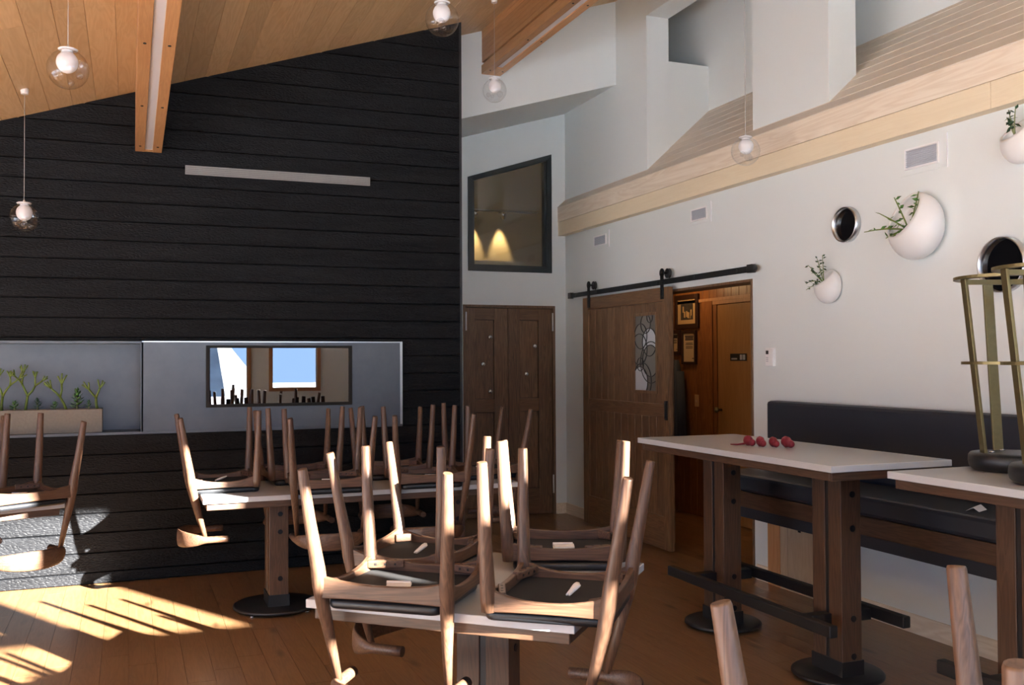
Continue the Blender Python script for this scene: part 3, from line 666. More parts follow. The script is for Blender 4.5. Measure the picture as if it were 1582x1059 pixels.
# ------------------------------------------------------------------ sliding barn door and its track
bd = thing('sliding_barn_door', 'brown oak sliding barn door with a leaded glass light of circles', 'door', (3.95, 7.39, 0.012))
def barn_door():
    Y0, Y1, H = -0.775, 0.765, 2.088; t = 0.045
    def b(name, y0, y1, z0, z1, mat, x0=0.0, x1=t, bev=0.002, par=bd): return box(name, x0, x1, y0, y1, z0, z1, mat, par, bev)
    st = 0.090
    b('stile', Y0, Y0+st, 0, H, M['oak_z']); b('stile', Y1-st*1.3, Y1, 0, H, M['oak_z'])
    ya, yb = Y0+st, Y1-st*1.3
    b('rail', ya, yb, 0, 0.26, M['oak_y'], 0.001); b('rail', ya, yb, 1.05, 1.155, M['oak_y'], 0.001); b('rail', ya, yb, 1.975, H, M['oak_y'], 0.001)
    gy0, gy1, gz0, gz1 = -0.575, -0.195, 1.245, 1.885
    n = 11; wd = (yb-ya)/n
    for i in range(n):
        a = ya+i*wd+0.002; c_ = ya+(i+1)*wd-0.002
        b('board', a, c_, 0.26, 1.05, M['oak_z'], 0.012, 0.035, 0.004)
        if c_ <= gy0+0.01 or a >= gy1-0.01: b('board', a, c_, 1.155, 1.975, M['oak_z'], 0.012, 0.035, 0.004)
        else:
            lo_, hi_ = max(a, ya), c_
            b('board', lo_, hi_, 1.155, gz0, M['oak_z'], 0.012, 0.035, 0.004); b('board', lo_, hi_, gz1, 1.975, M['oak_z'], 0.012, 0.035, 0.004)
            if lo_ < gy0: b('board', lo_, gy0, gz0, gz1, M['oak_z'], 0.012, 0.035, 0.004)
            if hi_ > gy1: b('board', gy1, hi_, gz0, gz1, M['oak_z'], 0.012, 0.035, 0.004)
    fm = MB()
    for p in ((gy0-0.012, gy0+0.012, gz0-0.012, gz1+0.012), (gy1-0.012, gy1+0.012, gz0-0.012, gz1+0.012), (gy0+.012, gy1-.012, gz0-0.012, gz0+0.012), (gy0+.012, gy1-.012, gz1-0.012, gz1+0.012)): fm.box(0.004, 0.038, *p)
    fm.obj('glass_frame', M['oak_z'], bd, 0.002)
    pane = MB().box(0.022, 0.026, gy0, gy1, gz0, gz1).obj('glass_light', M['art_smoke'], bd)
    W = gy1-gy0; H2 = gz1-gz0; s = 1
    # circles: (fraction across from the far side, fraction down, radius, pane material)
    cir = [(0.68, 0.04, 0.045, 'art_grey'), (0.50, 0.12, 0.080, 'art_grey'), (0.28, 0.28, 0.105, 'art_grey'), (0.22, 0.45, 0.130, 'art_grey'), (0.66, 0.36, 0.115, 'art_pale'),
           (0.70, 0.60, 0.130, 'art_grey'), (0.26, 0.645, 0.055, 'art_grey'), (0.25, 0.87, 0.125, 'art_pale'), (0.72, 0.62, 0.170, None), (0.34, 0.86, 0.15, None)]
    for ci, (fx, fz, r, mt) in enumerate(cir):
        cy = gy1-W*fx; cz = gz1-H2*fz
        pts = [(cy+r*math.cos(2*PI*i/28), cz+r*math.sin(2*PI*i/28)) for i in range(28)]
        cp = [(min(max(p[0], gy0+0.001), gy1-0.001), min(max(p[1], gz0+0.001), gz1-0.001)) for p in pts]
        if mt: MB().prism(cp, 'X', 0.0212-0.0003*ci, 0.0219).obj('glass_circle', M[mt], pane)
        c3 = [Vector((0.0175, p[0], p[1])) for p in cp]; c3.append(c3[0])
        MB().tube(c3, 0.0042, 6).obj('lead_came', M['came'], pane)
    MB().box(-0.012, 0, -0.760, -0.725, 1.03, 1.185).obj('pull_handle', M['iron'], bd, 0.002)
    h = MB().box(-0.015, -0.012, -0.751, -0.734, 1.045, 1.17).obj('pull_recess', M['black_gloss'], bd)
barn_door()
rt = thing('door_track', 'black flat iron track carrying the sliding barn door', 'track', (XR, 7.06, 2.127))
def track():
    MB().box(-0.048, -0.040, -1.50, 1.51, 0, 0.044).obj('rail', M['iron'], rt, 0.001)
    for y in (-1.3, -0.75, -0.2, 0.35, 0.9, 1.35):
        q = MB(); q.tube([(-0.041, y, 0.022), (0.0, y, 0.022)], 0.012, 10); q.obj('spacer', M['iron'], rt)
        q = MB(); q.tube([(-0.054, y, 0.022), (-0.048, y, 0.022)], 0.011, 6); q.obj('bolt', M['black_metal'], rt)
    for y in (-1.47, 1.47): MB().box(-0.066, -0.030, y-0.03, y+0.03, -0.006, 0.052).obj('stop', M['black_metal'], rt, 0.003)
    MB().lathe([(0.024, -0.075), (0.024, -0.045)], (0, -1.515, 0.022), 'X', 14).obj('bumper', M['black_metal'], rt)
track()
for i, (yy, lb) in enumerate(((8.02, 'black roller hanger at the recess end of the barn door'), (6.70, 'black roller hanger above the leaded glass side of the barn door'))):
    hg = thing('roller_hanger', lb, 'hanger', (3.95, yy, 2.105), 0, 'barn door roller hangers')
    q = MB(); q.box(-0.006, -0.0006, -0.024, 0.024, -0.10, 0.11)
    q.lathe([(0.036, -0.006), (0.036, -0.0006)], (0, 0, 0.11), 'X', 16); q.obj('strap', M['iron'], hg)
    q = MB(); q.lathe([(0.034, 0.040), (0.040, 0.044), (0.034, 0.048), (0.034, 0.060), (0.040, 0.064), (0.034, 0.068)], (0, 0, 0.108), 'X', 20); q.obj('wheel', M['black_metal'], hg)
    MB().tube([(-0.012, 0, 0.11), (0.07, 0, 0.11)], 0.009, 8).obj('axle', M['black_metal'], hg)
    for zz in (-0.03, -0.075): MB().tube([(-0.011, 0, zz), (-0.001, 0, zz)], 0.009, 6).obj('bolt', M['black_metal'], hg)

# ------------------------------------------------------------------ things on the east wall
def wall_vent(y0, y1, z0, z1, label):
    root = thing('wall_vent', label, 'vent', (XR, (y0+y1)/2, (z0+z1)/2)); w2, h2 = (y1-y0)/2, (z1-z0)/2
    MB().box(-0.004, 0, -w2, w2, -h2, h2).obj('flange', M['white'], root, 0.001)
    f = MB(); iw, ih, t = w2*0.72, h2*0.66, 0.011
    for a, b, c_, d_ in ((-iw, -iw+t, -ih, ih), (iw-t, iw, -ih, ih), (-iw+t, iw-t, -ih, -ih+t), (-iw+t, iw-t, ih-t, ih)): f.box(-0.014, -0.004, a, b, c_, d_)
    f.obj('frame', M['white_trim'], root, 0.001)
    s = MB(); n = 9
    for i in range(n):
        z = -ih+t+(2*ih-2*t)*(i+0.5)/n; m_ = T((-0.008, 0, z)) @ Matrix.Rotation(0.6, 4, 'Y'); s.box(-0.005, 0.005, -iw+t, iw-t, -0.0012, 0.0012, 0, m_)
    tag(s.obj('louvers', M['vent'], root), kind='stuff')
    MB().box(-0.0055, -0.004, -iw+t, iw-t, -ih+t, ih-t).obj('backing', M['vent'], root)
    MB().box(-0.007, 0, -w2-0.006, -w2-0.002, -h2-0.004, h2+0.006).obj('bead', M['white_trim'], root)
wall_vent(7.80, 8.14, 2.555, 2.702, 'small white air vent nearest the recess corner above the barn track')
wall_vent(6.15, 6.455, 2.560, 2.706, 'white air vent above the middle of the barn door track')
wall_vent(3.905, 4.245, 2.545, 2.722, 'white air vent above the big round wall planter')
def porthole(y, z, r, label):
    root = thing('round_mirror', label, 'mirror', (XR, y, z)); d = 0.042
    q = MB(); q.lathe([(r, 0), (r, -d), (r-0.006, -d-0.001), (r-0.006, -0.006)], (0, 0, 0), 'X', 40, close=False); q.obj('rim', M['brushed'], root)
    q = MB(); q.lathe([(r-0.006, -0.001), (r-0.006, -0.010)], (0, 0, 0), 'X', 40, smooth=False); q.obj('dark_glass', M['black_gloss'], root)
porthole(4.665, 2.333, 0.106, 'small round steel rimmed dark mirror between the planters')
porthole(3.545, 1.985, 0.138, 'larger round steel rimmed dark mirror behind the brass stool')
def wall_planter(y, z, r, label, ax, ang):
    root = thing('wall_planter', label, 'planter', (XR, y, z)); ax = Vector(ax).normalized()
    bm = bmesh.new(); bmesh.ops.create_uvsphere(bm, u_segments=40, v_segments=28, radius=1.0)
    rot = Vector((0, 0, 1)).rotation_difference(ax)
    for v in bm.verts: v.co = rot @ v.co
    dl = [v for v in bm.verts if v.co.angle(ax) < ang]
    bmesh.ops.delete(bm, geom=dl, context='VERTS')
    for v in bm.verts: v.co = Vector((max(-10, v.co.x*0.55-0.32)*r if True else 0, v.co.y*r, v.co.z*r))
    for v in bm.verts: v.co.x = min(v.co.x, 0.0)
    for f in bm.faces: f.smooth = True
    me = bpy.data.meshes.new('bowl'); bm.to_mesh(me); bm.free(); me.materials.append(M['ceramic'])
    o = bpy.data.objects.new('bowl', me); C.objects.link(o); o.parent = root
    sm = o.modifiers.new('wall', 'SOLIDIFY'); sm.thickness = 0.012; sm.offset = -1
    q = MB(); q.lathe([(r*0.30, -r*0.25), (r*0.40, -r*0.05), (0.001, r*0.02)], (-r*0.36, 0, -0.15*r), 'Z', 18); q.obj('soil', M['clay'], root)
    return root
wall_planter(4.820, 1.972, 0.108, 'small white ceramic wall planter below the small round mirror', (-0.50, 0.25, 0.83), 0.82)
wall_planter(4.075, 2.245, 0.184, 'biggest white ceramic wall planter, between the two round mirrors', (-0.74, 0.36, 0.57), 0.80)
wall_planter(3.415, 2.575, 0.112, 'white ceramic wall planter highest on the wall at the picture edge', (-0.50, 0.25, 0.83), 0.82)
def sprig(name, loc, label, stems, mat_s, mat_l, leaf_len, nl, seed, r=0.004):
    random.seed(seed); root = thing(name, label, 'plant', loc)
    leaf = MB(); leaf.add([(0, 0, 0), (0.3, 0.45, 0.04), (0, 1, 0), (-0.3, 0.45, 0.04), (0, 0.45, -0.04)], [(0, 1, 4), (1, 2, 4), (2, 3, 4), (3, 0, 4), (0, 3, 2, 1)], smooth=True)
    me = leaf.mesh('leaf', mat_l)
    for d, L_, cv in stems:
        d = Vector(d).normalized(); pts = [Vector((0, 0, 0))+d*L_*t_+Vector(cv)*L_*t_*t_ for t_ in (0, 0.25, 0.5, 0.75, 1.0)]
        MB().tube(pts, [r, r*0.9, r*0.8, r*0.7, r*0.5], 6).obj('stem', mat_s, root)
        for i in range(nl):
            t_ = 0.3+0.7*(i+0.5)/nl; p = Vector((0, 0, 0))+d*L_*t_+Vector(cv)*L_*t_*t_
            q = Euler((random.uniform(-1, 1), random.uniform(-1, 1), random.uniform(0, 6.28))).to_matrix().to_4x4()
            inst('leaf', me, T(p) @ q @ Matrix.Diagonal((leaf_len*0.8, leaf_len, leaf_len, 1)), root)
sprig('jade_sprig', (XR-0.05, 4.835, 1.985), 'leafy dark green sprig in the small wall planter',
      [((-0.3, 0.7, 0.55), 0.14, (0, 0.1, -0.5)), ((-0.3, 0.35, 0.9), 0.14, (-0.1, 0.25, 0)), ((-0.2, 0.1, 1), 0.17, (0, 0.05, 0)), ((-0.2, -0.15, 1), 0.18, (0, -0.02, 0)), ((-0.3, 0.75, 0.2), 0.11, (0, 0.2, -0.5)), ((-.25, .5, .75), .13, (0, .1, -.1))],
      M['stick'], M['leaf_dark'], 0.026, 10, 5, 0.003)
sprig('mistletoe_cactus', (XR-0.08, 4.10, 2.225), 'thin branching green cactus in the biggest wall planter',
      [((-0.2, 0.9, 0.25), 0.27, (0, 0.1, -0.18)), ((-0.2, 0.75, 0.55), 0.20, (0, 0.1, 0)), ((-0.2, 0.3, 1), 0.20, (0, 0.05, 0)), ((-0.15, -0.55, 0.85), 0.19, (0, 0.0, 0.2)), ((-0.1, -0.62, 0.85), 0.17, (0, 0, 0.15)), ((-0.35, 0.85, 0.05), 0.13, (0, 0, -0.3)), ((-.5, .25, .3), .09, (0, 0, -.8)), ((-0.5, 0.1, 0.5), 0.09, (0, 0, -0.4))],
      M['stick'], M['leaf'], 0.042, 5, 9, 0.0048)
sprig('kalanchoe_sprig', (XR-0.06, 3.43, 2.60), 'dark green sprig in the highest wall planter',
      [((-0.2, 0.1, 1), 0.13, (0, 0, 0)), ((-0.3, -0.2, 0.9), 0.13, (0, -0.1, 0)), ((-0.2, 0.25, 0.9), 0.10, (0, 0, 0))], M['stem'], M['leaf_dark'], 0.035, 7, 12, 0.004)
th = thing('thermostat', 'white rectangular thermostat on the wall beside the passage opening', 'thermostat', (XR, 5.43, 1.535))
MB().box(-0.024, 0, -0.042, 0.042, -0.062, 0.062).obj('case', M['white_trim'], th, 0.004); MB().box(-0.0255, -0.024, 0.006, 0.034, 0.020, 0.045).obj('display', M['came'], th)
bt = MB()
for i in range(3): bt.box(-0.0255, -0.024, 0.008, 0.032, -0.006-i*0.012, -0.001-i*0.012)
bt.obj('buttons', M['vent'], th)

# ------------------------------------------------------------------ banquette along the east wall
bq = thing('banquette', 'raised banquette upholstered in dark vinyl with a walnut front rail', 'bench', (XR, 3.70, 0))
def banquette():
    y0, y1 = -1.68, 1.66
    MB().box(-0.105, -0.004, y0, y1, 0.80, 1.245).obj('backrest', M['vinyl'], bq, 0.022, )
    MB().box(-0.50, -0.004, y0, y1, 0.700, 0.805).obj('seat_cushion', M['vinyl'], bq, 0.020)
    MB().box(-0.49, -0.455, y0, y1, 0.600, 0.698).obj('front_rail', M['wtab_Y'], bq, 0.003)
    MB().box(-0.455, -0.004, y0, y1, 0.655, 0.698).obj('seat_deck', M['black_metal'], bq)
    MB().box(-0.445, -0.40, y0, y1, 0.525, 0.655).obj('under_rail', M['vinyl'], bq, 0.003)
    for y in (y0+0.3, 0.0, y1-0.04): MB().box(-0.44, -0.004, y-0.02, y+0.02, 0.53, 0.655).obj('bracket', M['black_metal'], bq)
banquette()
nk = thing('folded_paper', 'small white folded paper lying on the banquette seat under the second bar table', 'paper', (3.71, 3.43, 0.8052), 0.4)
q = MB(); q.add([(-0.05, -0.03, 0), (0.05, -0.03, 0), (0.055, 0.0, 0.022), (-0.045, 0.0, 0.018), (0.05, 0.03, 0), (-0.05, 0.03, 0), (-0.05, -0.028, 0), (0.05, -0.028, 0), (0.055, 0.0, 0.020), (-0.045, 0.0, 0.016), (0.05, 0.028, 0), (-0.05, 0.028, 0)],
     [(0, 1, 2, 3), (3, 2, 4, 5), (9, 8, 7, 6), (11, 10, 8, 9), (0, 6, 7, 1), (4, 10, 11, 5), (1, 7, 8, 2), (2, 8, 10, 4), (0, 3, 9, 6), (3, 5, 11, 9)]); q.obj('sheet', M['paper'], nk)
ap = thing('access_panel', 'plain wooden access panel with a small latch on the wall under the banquette', 'panel', (XR, 5.16, 0))
box('side_board', -0.028, -0.001, 0.17, 0.30, 0.0, 0.52, M['alder_z'], ap, 0.002); box('fixed_board', -0.024, -0.001, 0.095, 0.169, 0.0, 0.52, M['ply'], ap, 0.002)
box('door', -0.024, -0.001, -0.22, 0.092, 0.0, 0.52, M['ply'], ap, 0.002); box('latch', -0.030, -0.024, -0.045, -0.020, 0.40, 0.43, M['iron'], ap, 0.002)

# ------------------------------------------------------------------ tables
def pedestal(root, x, y, top, post_x=0.115, post_y=0.205, turn=False, disc=0.215, bolts=(0.88, 0.72, 0.30, 0.125)):
    """two walnut slabs with a dark gap, black shoe and round base plate"""
    W_ = T((x, y, 0)) @ (Matrix.Rotation(PI/2, 4, 'Z') if turn else Matrix.Identity(4))
    def put(o): o.matrix_basis = W_; return o
    base = MB(); base.lathe([(disc-0.006, 0.016), (disc, 0.020), (disc, 0.030), (disc-0.010, 0.036), (0.001, 0.036)], (0, 0, 0), 'Z', 48)
    base.box(-post_x/2-0.006, post_x/2+0.006, -post_y/2-0.006, post_y/2+0.006, 0.036, 0.105)
    b = put(base.obj('base_plate', M['black_metal'], root))
    for i in range(4):
        a = PI/4+i*PI/2; q = MB(); rr = disc-0.03; q.lathe([(0.014, 0.0), (0.016, 0.006), (0.006, 0.008), (0.006, 0.02)], (rr*math.cos(a), rr*math.sin(a), 0), 'Z', 10); q.obj('levelling_foot', M['chrome'], b)
    for s in (-1, 1):
        a, c_ = (-post_y/2, -0.012) if s < 0 else (0.012, post_y/2)
        p = put(box('post', -post_x/2, post_x/2, a, c_, 0.06, top, M['wtab_Z'], root, 0.003))
        for f in bolts:
            yy = a if s < 0 else c_
            q = MB(); q.lathe([(0.015, yy-0.004 if s < 0 else yy-0.001), (0.015, yy+0.001 if s < 0 else yy+0.004)], (0.008, 0, f*top), 'Y', 14); q.obj('bolt', M['iron'], p)
    put(box('spacer', -post_x/2+0.006, post_x/2-0.012, -0.012, 0.012, 0.06, top, M['black_metal'], root))
    put(box('mounting_plate', -post_x/2-0.03, post_x/2+0.03, -post_y/2-0.02, post_y/2+0.02, top-0.008, top+0.012, M['black_metal'], root))
def table(name, label, loc, rz, L_, W, h, peds, rails=False, apron=0.04, slab=0.03, inset=0.022, turn=False, disc=0.215):
    # W along local x, L_ along local y
    root = thing(name, label, 'table', loc, rz)
    MB().box(-W/2, W/2, -L_/2, L_/2, h-slab, h).obj('tabletop', M['quartz'], root, 0.003)
    a = h-slab-apron; b = h-slab
    for s in (-1, 1):
        x0, x1 = sorted((s*(W/2-inset), s*(W/2-inset-0.02))); y0, y1 = sorted((s*(L_/2-inset), s*(L_/2-inset-0.02)))
        box('apron', x0, x1, -L_/2+inset+0.0205, L_/2-inset-0.0205, a, b, M['wtab_Y'], root, 0.003)
        box('apron', -W/2+inset, W/2-inset, y0, y1, a, b, M['wtab_X'], root, 0.003)
    box('sub_top', -W/2+inset+0.021, W/2-inset-0.021, -L_/2+inset+0.021, L_/2-inset-0.021, b-0.016, b, M['wtab_Y'], root)
    for (px, py) in peds: pedestal(root, px, py, b-0.026, turn=turn, disc=disc)
    if rails:
        for s in (-1, 1):
            box('foot_rail', s*0.21-0.022, s*0.21+0.022, -0.70, 0.70, 0.27, 0.325, M['black_metal'], root, 0.006)
            for (px, py) in peds:
                xa, xb = sorted((px+s*0.055, s*0.19)); box('rail_arm', xa, xb, py-0.03, py+0.03, 0.262, 0.315, M['black_metal'], root, 0.003)
    return root
BT1 = table('bar_table', 'tall white topped bar table with red bundles on it', (3.14, 4.20, 0), 0, 1.70, 0.68, 1.06, [(0.01, -0.46), (0.01, 0.50)], True)
BT2 = table('bar_table', 'tall white topped bar table holding upturned brass stools', (3.215, 2.265, 0), 0, 1.70, 0.66, 1.06, [(0.01, -0.46), (0.01, 0.47)], True)
MZ, CZ = 0.730, 0.715
MT = table('dining_table', 'long white topped table with six upturned chairs before the fireplace', (1.3775, 6.195, 0), 0, 0.75, 1.965, MZ, [(-0.53, -0.10), (0.62, -0.06)], disc=0.26)
tq = math.radians(-42.2)
CT = table('dining_table', 'square white topped table with four upturned chairs in the foreground', (1.228, 3.345, 0), tq, 0.95, 0.95, CZ, [(0.0, 0.0)], turn=True, disc=0.26)
LT = table('dining_table', 'white topped table cut by the picture edge under the concrete trough', (-1.16, 6.05, 0), math.radians(22), 0.69, 1.50, MZ, [(0.0, 0.0)], disc=0.26)
NT = table('dining_table', 'table just below the picture carrying the nearest upturned chair', (1.09, 0.60, 0), math.radians(6), 0.90, 0.90, CZ, [(0.0, 0.0)], disc=0.26)

# ------------------------------------------------------------------ chairs, upside down (local origin on the table top, z up, back towards +y)
def make_chair(label):
    r = thing('upturned_chair', label, 'chair')
    for s in (-1, 1):
        m = MB(); m.tube([(s*0.25, 0.25, 0.46), (s*0.249, 0.249, 0.455), (s*0.238, 0.221, 0.29), (s*0.224, 0.192, 0.13), (s*0.221, 0.185, 0.075), (s*0.216, 0.170, 0.0), (s*0.205, 0.140, -0.12), (s*0.194, 0.105, -0.255)],
                         [0.0145, 0.0160, 0.0195, 0.0235, 0.0250, 0.0225, 0.0175, 0.0125], 14); m.obj('leg', M['wal_Z'], r)
    for s in (-1, 1):
        m = MB(); m.tube([(s*0.24, -0.20, 0.495), (s*0.2395, -0.20, 0.49), (s*0.230, -0.197, 0.30), (s*0.218, -0.192, 0.13), (s*0.214, -0.190, 0.07), (s*0.213, -0.190, 0.034)],
                         [0.0150, 0.0165, 0.0200, 0.0235, 0.0250, 0.0220], 14); m.obj('leg', M['wal_Z'], r)
    def rail(p0, p1, mat, sag, t=0.020, lo=0.034, hi=0.108):
        q = MB(); p0, p1 = Vector((*p0, 0)), Vector((*p1, 0)); d = (p1-p0).normalized(); nrm = Vector((-d.y, d.x, 0)); n = 10
        for i in range(n+1):
            f = i/n; u = 2*f-1; top = hi-sag*(1-abs(u)**2.4); bot = lo+0.004*(1-u*u); c_ = p0+(p1-p0)*f
            for sx, zz in ((-1, bot), (1, bot), (1, top), (-1, top)): q.v.append(tuple(c_+nrm*sx*t/2+Vector((0, 0, zz))))
        for i in range(n):
            for j in range(4):
                k_ = (j+1) % 4; q.f.append([i*4+j, i*4+k_, (i+1)*4+k_, (i+1)*4+j]); q.mi.append(0); q.sm.append(False)
        q.f.append([3, 2, 1, 0]); q.mi.append(0); q.sm.append(False); q.f.append([n*4, n*4+1, n*4+2, n*4+3]); q.mi.append(0); q.sm.append(False)
        return q.obj('rail', mat, r, 0.004)
    rail((-0.218, 0.188), (0.218, 0.188), M['wal_X'], 0.022); rail((-0.212, -0.192), (0.212, -0.192), M['wal_X'], 0.026)
    for s in (-1, 1): rail((s*0.213, -0.188), (s*0.219, 0.184), M['wal_Y'], 0.036)
    def rounded(hw, v0, v1, rc, z0, z1):
        pts = []
        for cx, cy, a0 in ((hw-rc, v1-rc, 0), (-hw+rc, v1-rc, 90), (-hw+rc, v0+rc, 180), (hw-rc, v0+rc, 270)):
            for i in range(5):
                a = math.radians(a0+i*22.5); pts.append((cx+rc*math.cos(a), cy+rc*math.sin(a)))
        return MB().prism(pts, 'Z', z0, z1, smooth=True)
    rounded(0.196, -0.213, 0.190, 0.035, 0.0, 0.033).obj('seat_cushion', M['leather'], r, 0.013, 3)
    rounded(0.204, -0.184, 0.180, 0.02, 0.034, 0.052).obj('seat_underside', M['webbing'], r)
    for s in (-1, 1):
        m_ = T((s*0.145, -0.166, 0.078)) @ Matrix.Rotation(s*0.30, 4, 'Z'); q = MB(); q.box(-0.065, 0.065, -0.012, 0.012, -0.014, 0.014, 0, m_); b = q.obj('corner_block', M['wal_X'], r, 0.004)
        h = MB()
        for xx in (-0.035, 0.0, 0.035): h.box(xx-0.004, xx+0.004, 0.0125, 0.0135, -0.004, 0.004, 0, m_); h.box(xx-0.004, xx+0.004, -0.004, 0.004, 0.0135, 0.0145, 0, m_)
        tag(h.obj('screw_hole', M['hole'], b), kind='stuff')
        m_ = T((s*0.178, 0.150, 0.074)) @ Matrix.Rotation(-s*0.785, 4, 'Z'); q = MB(); q.box(-0.034, 0.034, -0.010, 0.010, -0.016, 0.014, 0, m_); q.obj('corner_bracket', M['wal_X'], r, 0.003)
    # curved back: round rod ends, flattened broad middle
    pts, rad = [], []
    n = 26
    for i in range(n+1):
        u = -1+2*i/n; a = abs(u)
        if a > 0.82:
            f = (a-0.82)/0.18; x = math.copysign(0.205, u)+math.copysign(0.004*f, u); y = 0.075-0.105*f; z = -0.270
        else:
            th_ = u/0.82*PI/2; x = 0.205*math.sin(th_); y = 0.075+0.175*math.cos(th_); z = -0.270
        wgt = max(0.0, 1-(a/0.72)**2)**0.8
        pts.append((x, y, z-0.004*wgt)); rad.append((0.0195+0.033*wgt, 0.0195-0.0115*wgt))
    m = MB(); m.tube(pts, rad, 16, flat=(0, 0, 1)); m.obj('backrest', M['wal_X'], r)
    return r
def paper_tag(style):
    q = MB(); t = 0.0012
    if style == 0:   # folded flat label
        for i, (x0, x1, z0, z1) in enumerate(((-0.04, 0.04, 0.0, 0.004),)):
            q.box(x0, x1, -0.026, 0.026, 0.0, 0.004); q.box(x0+0.004, x1+0.004, -0.024, 0.020, 0.0045, 0.011, 0, Matrix.Rotation(0.10, 4, 'X'))
        q.tube([(-0.04, 0.022, 0.010), (0.04, 0.022, 0.010)], 0.008, 8)
    else:            # label folded into two narrow loops that meet in a point
        for a0, ln in ((0.62, 0.075), (0.30, 0.066)):
            m_ = Matrix.Rotation(a0, 4, 'Z') @ Matrix.Rotation(-0.35, 4, 'Y')
            n = 9; pts = [m_ @ Vector((-0.03+ln*i/(n-1), 0, 0.012)) for i in range(n)]
            q.tube(pts, [(0.0035+0.0035*math.sin(PI*i/(n-1)), 0.002+0.0095*min(1, i/4)*(1 if i < n-1 else 0.6)) for i in range(n)], 10, flat=(0, 0, 1))
    return q
ptag = [paper_tag(0).mesh('paper_label', M['paper']), paper_tag(1).mesh('paper_label', M['paper'])]
chair0 = make_chair('walnut chair'); used = [False]
def place_chair(x, y, ang, z, label, group, style=0, trot=0.0, tpos=(0.0, 0.02)):
    rz = math.radians(ang)-PI/2
    if not used[0]:
        c_ = chair0; c_.location = (x, y, z); c_.rotation_euler = (0, 0, rz); c_['label'] = label; c_['group'] = group; used[0] = True
        # keep a clean prototype list of parts before adding the label
    else:
        c_ = bpy.data.objects.new('upturned_chair', None); C.objects.link(c_); c_.empty_display_size = 0.1
        c_.location = (x, y, z); c_.rotation_euler = (0, 0, rz); tag(c_, label, 'chair', group)
        for ch in proto:
            p = ch.copy(); C.objects.link(p); p.parent = c_
            for g_ in list(ch.children): d = g_.copy(); C.objects.link(d); d.parent = p
    inst('paper_label', ptag[style], T((tpos[0], tpos[1], 0.0525)) @ Matrix.Rotation(trot-rz, 4, 'Z'), c_)
proto = list(chair0.children)
G1 = 'upturned walnut chairs on the square table'; G2 = 'upturned walnut chairs on the long table'; G3 = 'upturned walnut chairs on the table at the picture edge'
CC, MM = CZ+0.0002, MZ+0.0002
place_chair(0.868, 3.180, -128.4, CC, 'upturned chair at the near left of the square table, sun on its seat', G1, 0, -0.4, (0.0, 0.06))
place_chair(1.307, 2.850, -37.3, CC, 'upturned chair at the near right of the square table, curled label on its seat', G1, 1, 0.1, (0.0, 0.03))
place_chair(1.055, 3.664, 139.4, CC, 'upturned chair at the rear left of the square table, curled label on its seat', G1, 1, 0.1, (0.02, 0.0))
place_chair(1.628, 3.555, 66.0, CC, 'upturned chair at the rear right of the square table, towards the barn door', G1, 0, -0.35, (0.0, -0.02))
place_chair(0.528, 6.230, 180.0, MM, 'sunlit upturned chair on the end of the long table, its back over that end', G2, 1, -0.6, (0.02, 0.0))
place_chair(1.130, 5.930, -92.7, MM, 'upturned chair on the near side of the long table, next to the sunlit one', G2, 0, -0.35, (0.0, 0.02))
place_chair(1.760, 5.930, -94.0, MM, 'upturned chair on the near side of the long table, closer to the double door', G2, 0, -0.35, (-0.02, 0.05))
place_chair(1.050, 6.470, 92.0, MM, 'upturned chair on the far side of the long table, below the fireplace glass', G2, 0, -0.35, (0.0, 0.0))
place_chair(1.680, 6.470, 86.0, MM, 'upturned chair on the far side of the long table, below the steel panel edge', G2, 1, -0.35, (0.0, 0.0))
place_chair(2.255, 6.235, 2.0, MM, 'upturned chair on the shaded end of the long table, before the double door', G2, 0, 0.2, (0.0, 0.0))
place_chair(-0.580, 6.000, -58.0, MM, 'upturned chair under the trough, its sunlit back towards the camera', G3, 0, -0.2, (0.0, 0.02))
place_chair(-0.93, 6.47, 100.0, MM, 'upturned chair under the trough, mostly cut off by the picture edge', G3, 0, 0.2, (0.0, 0.0))
place_chair(1.057, 0.950, 96.1, CC, 'upturned chair nearest the camera, only its leg tips rising into view', None, 0, 0.2, (0.0, 0.0))

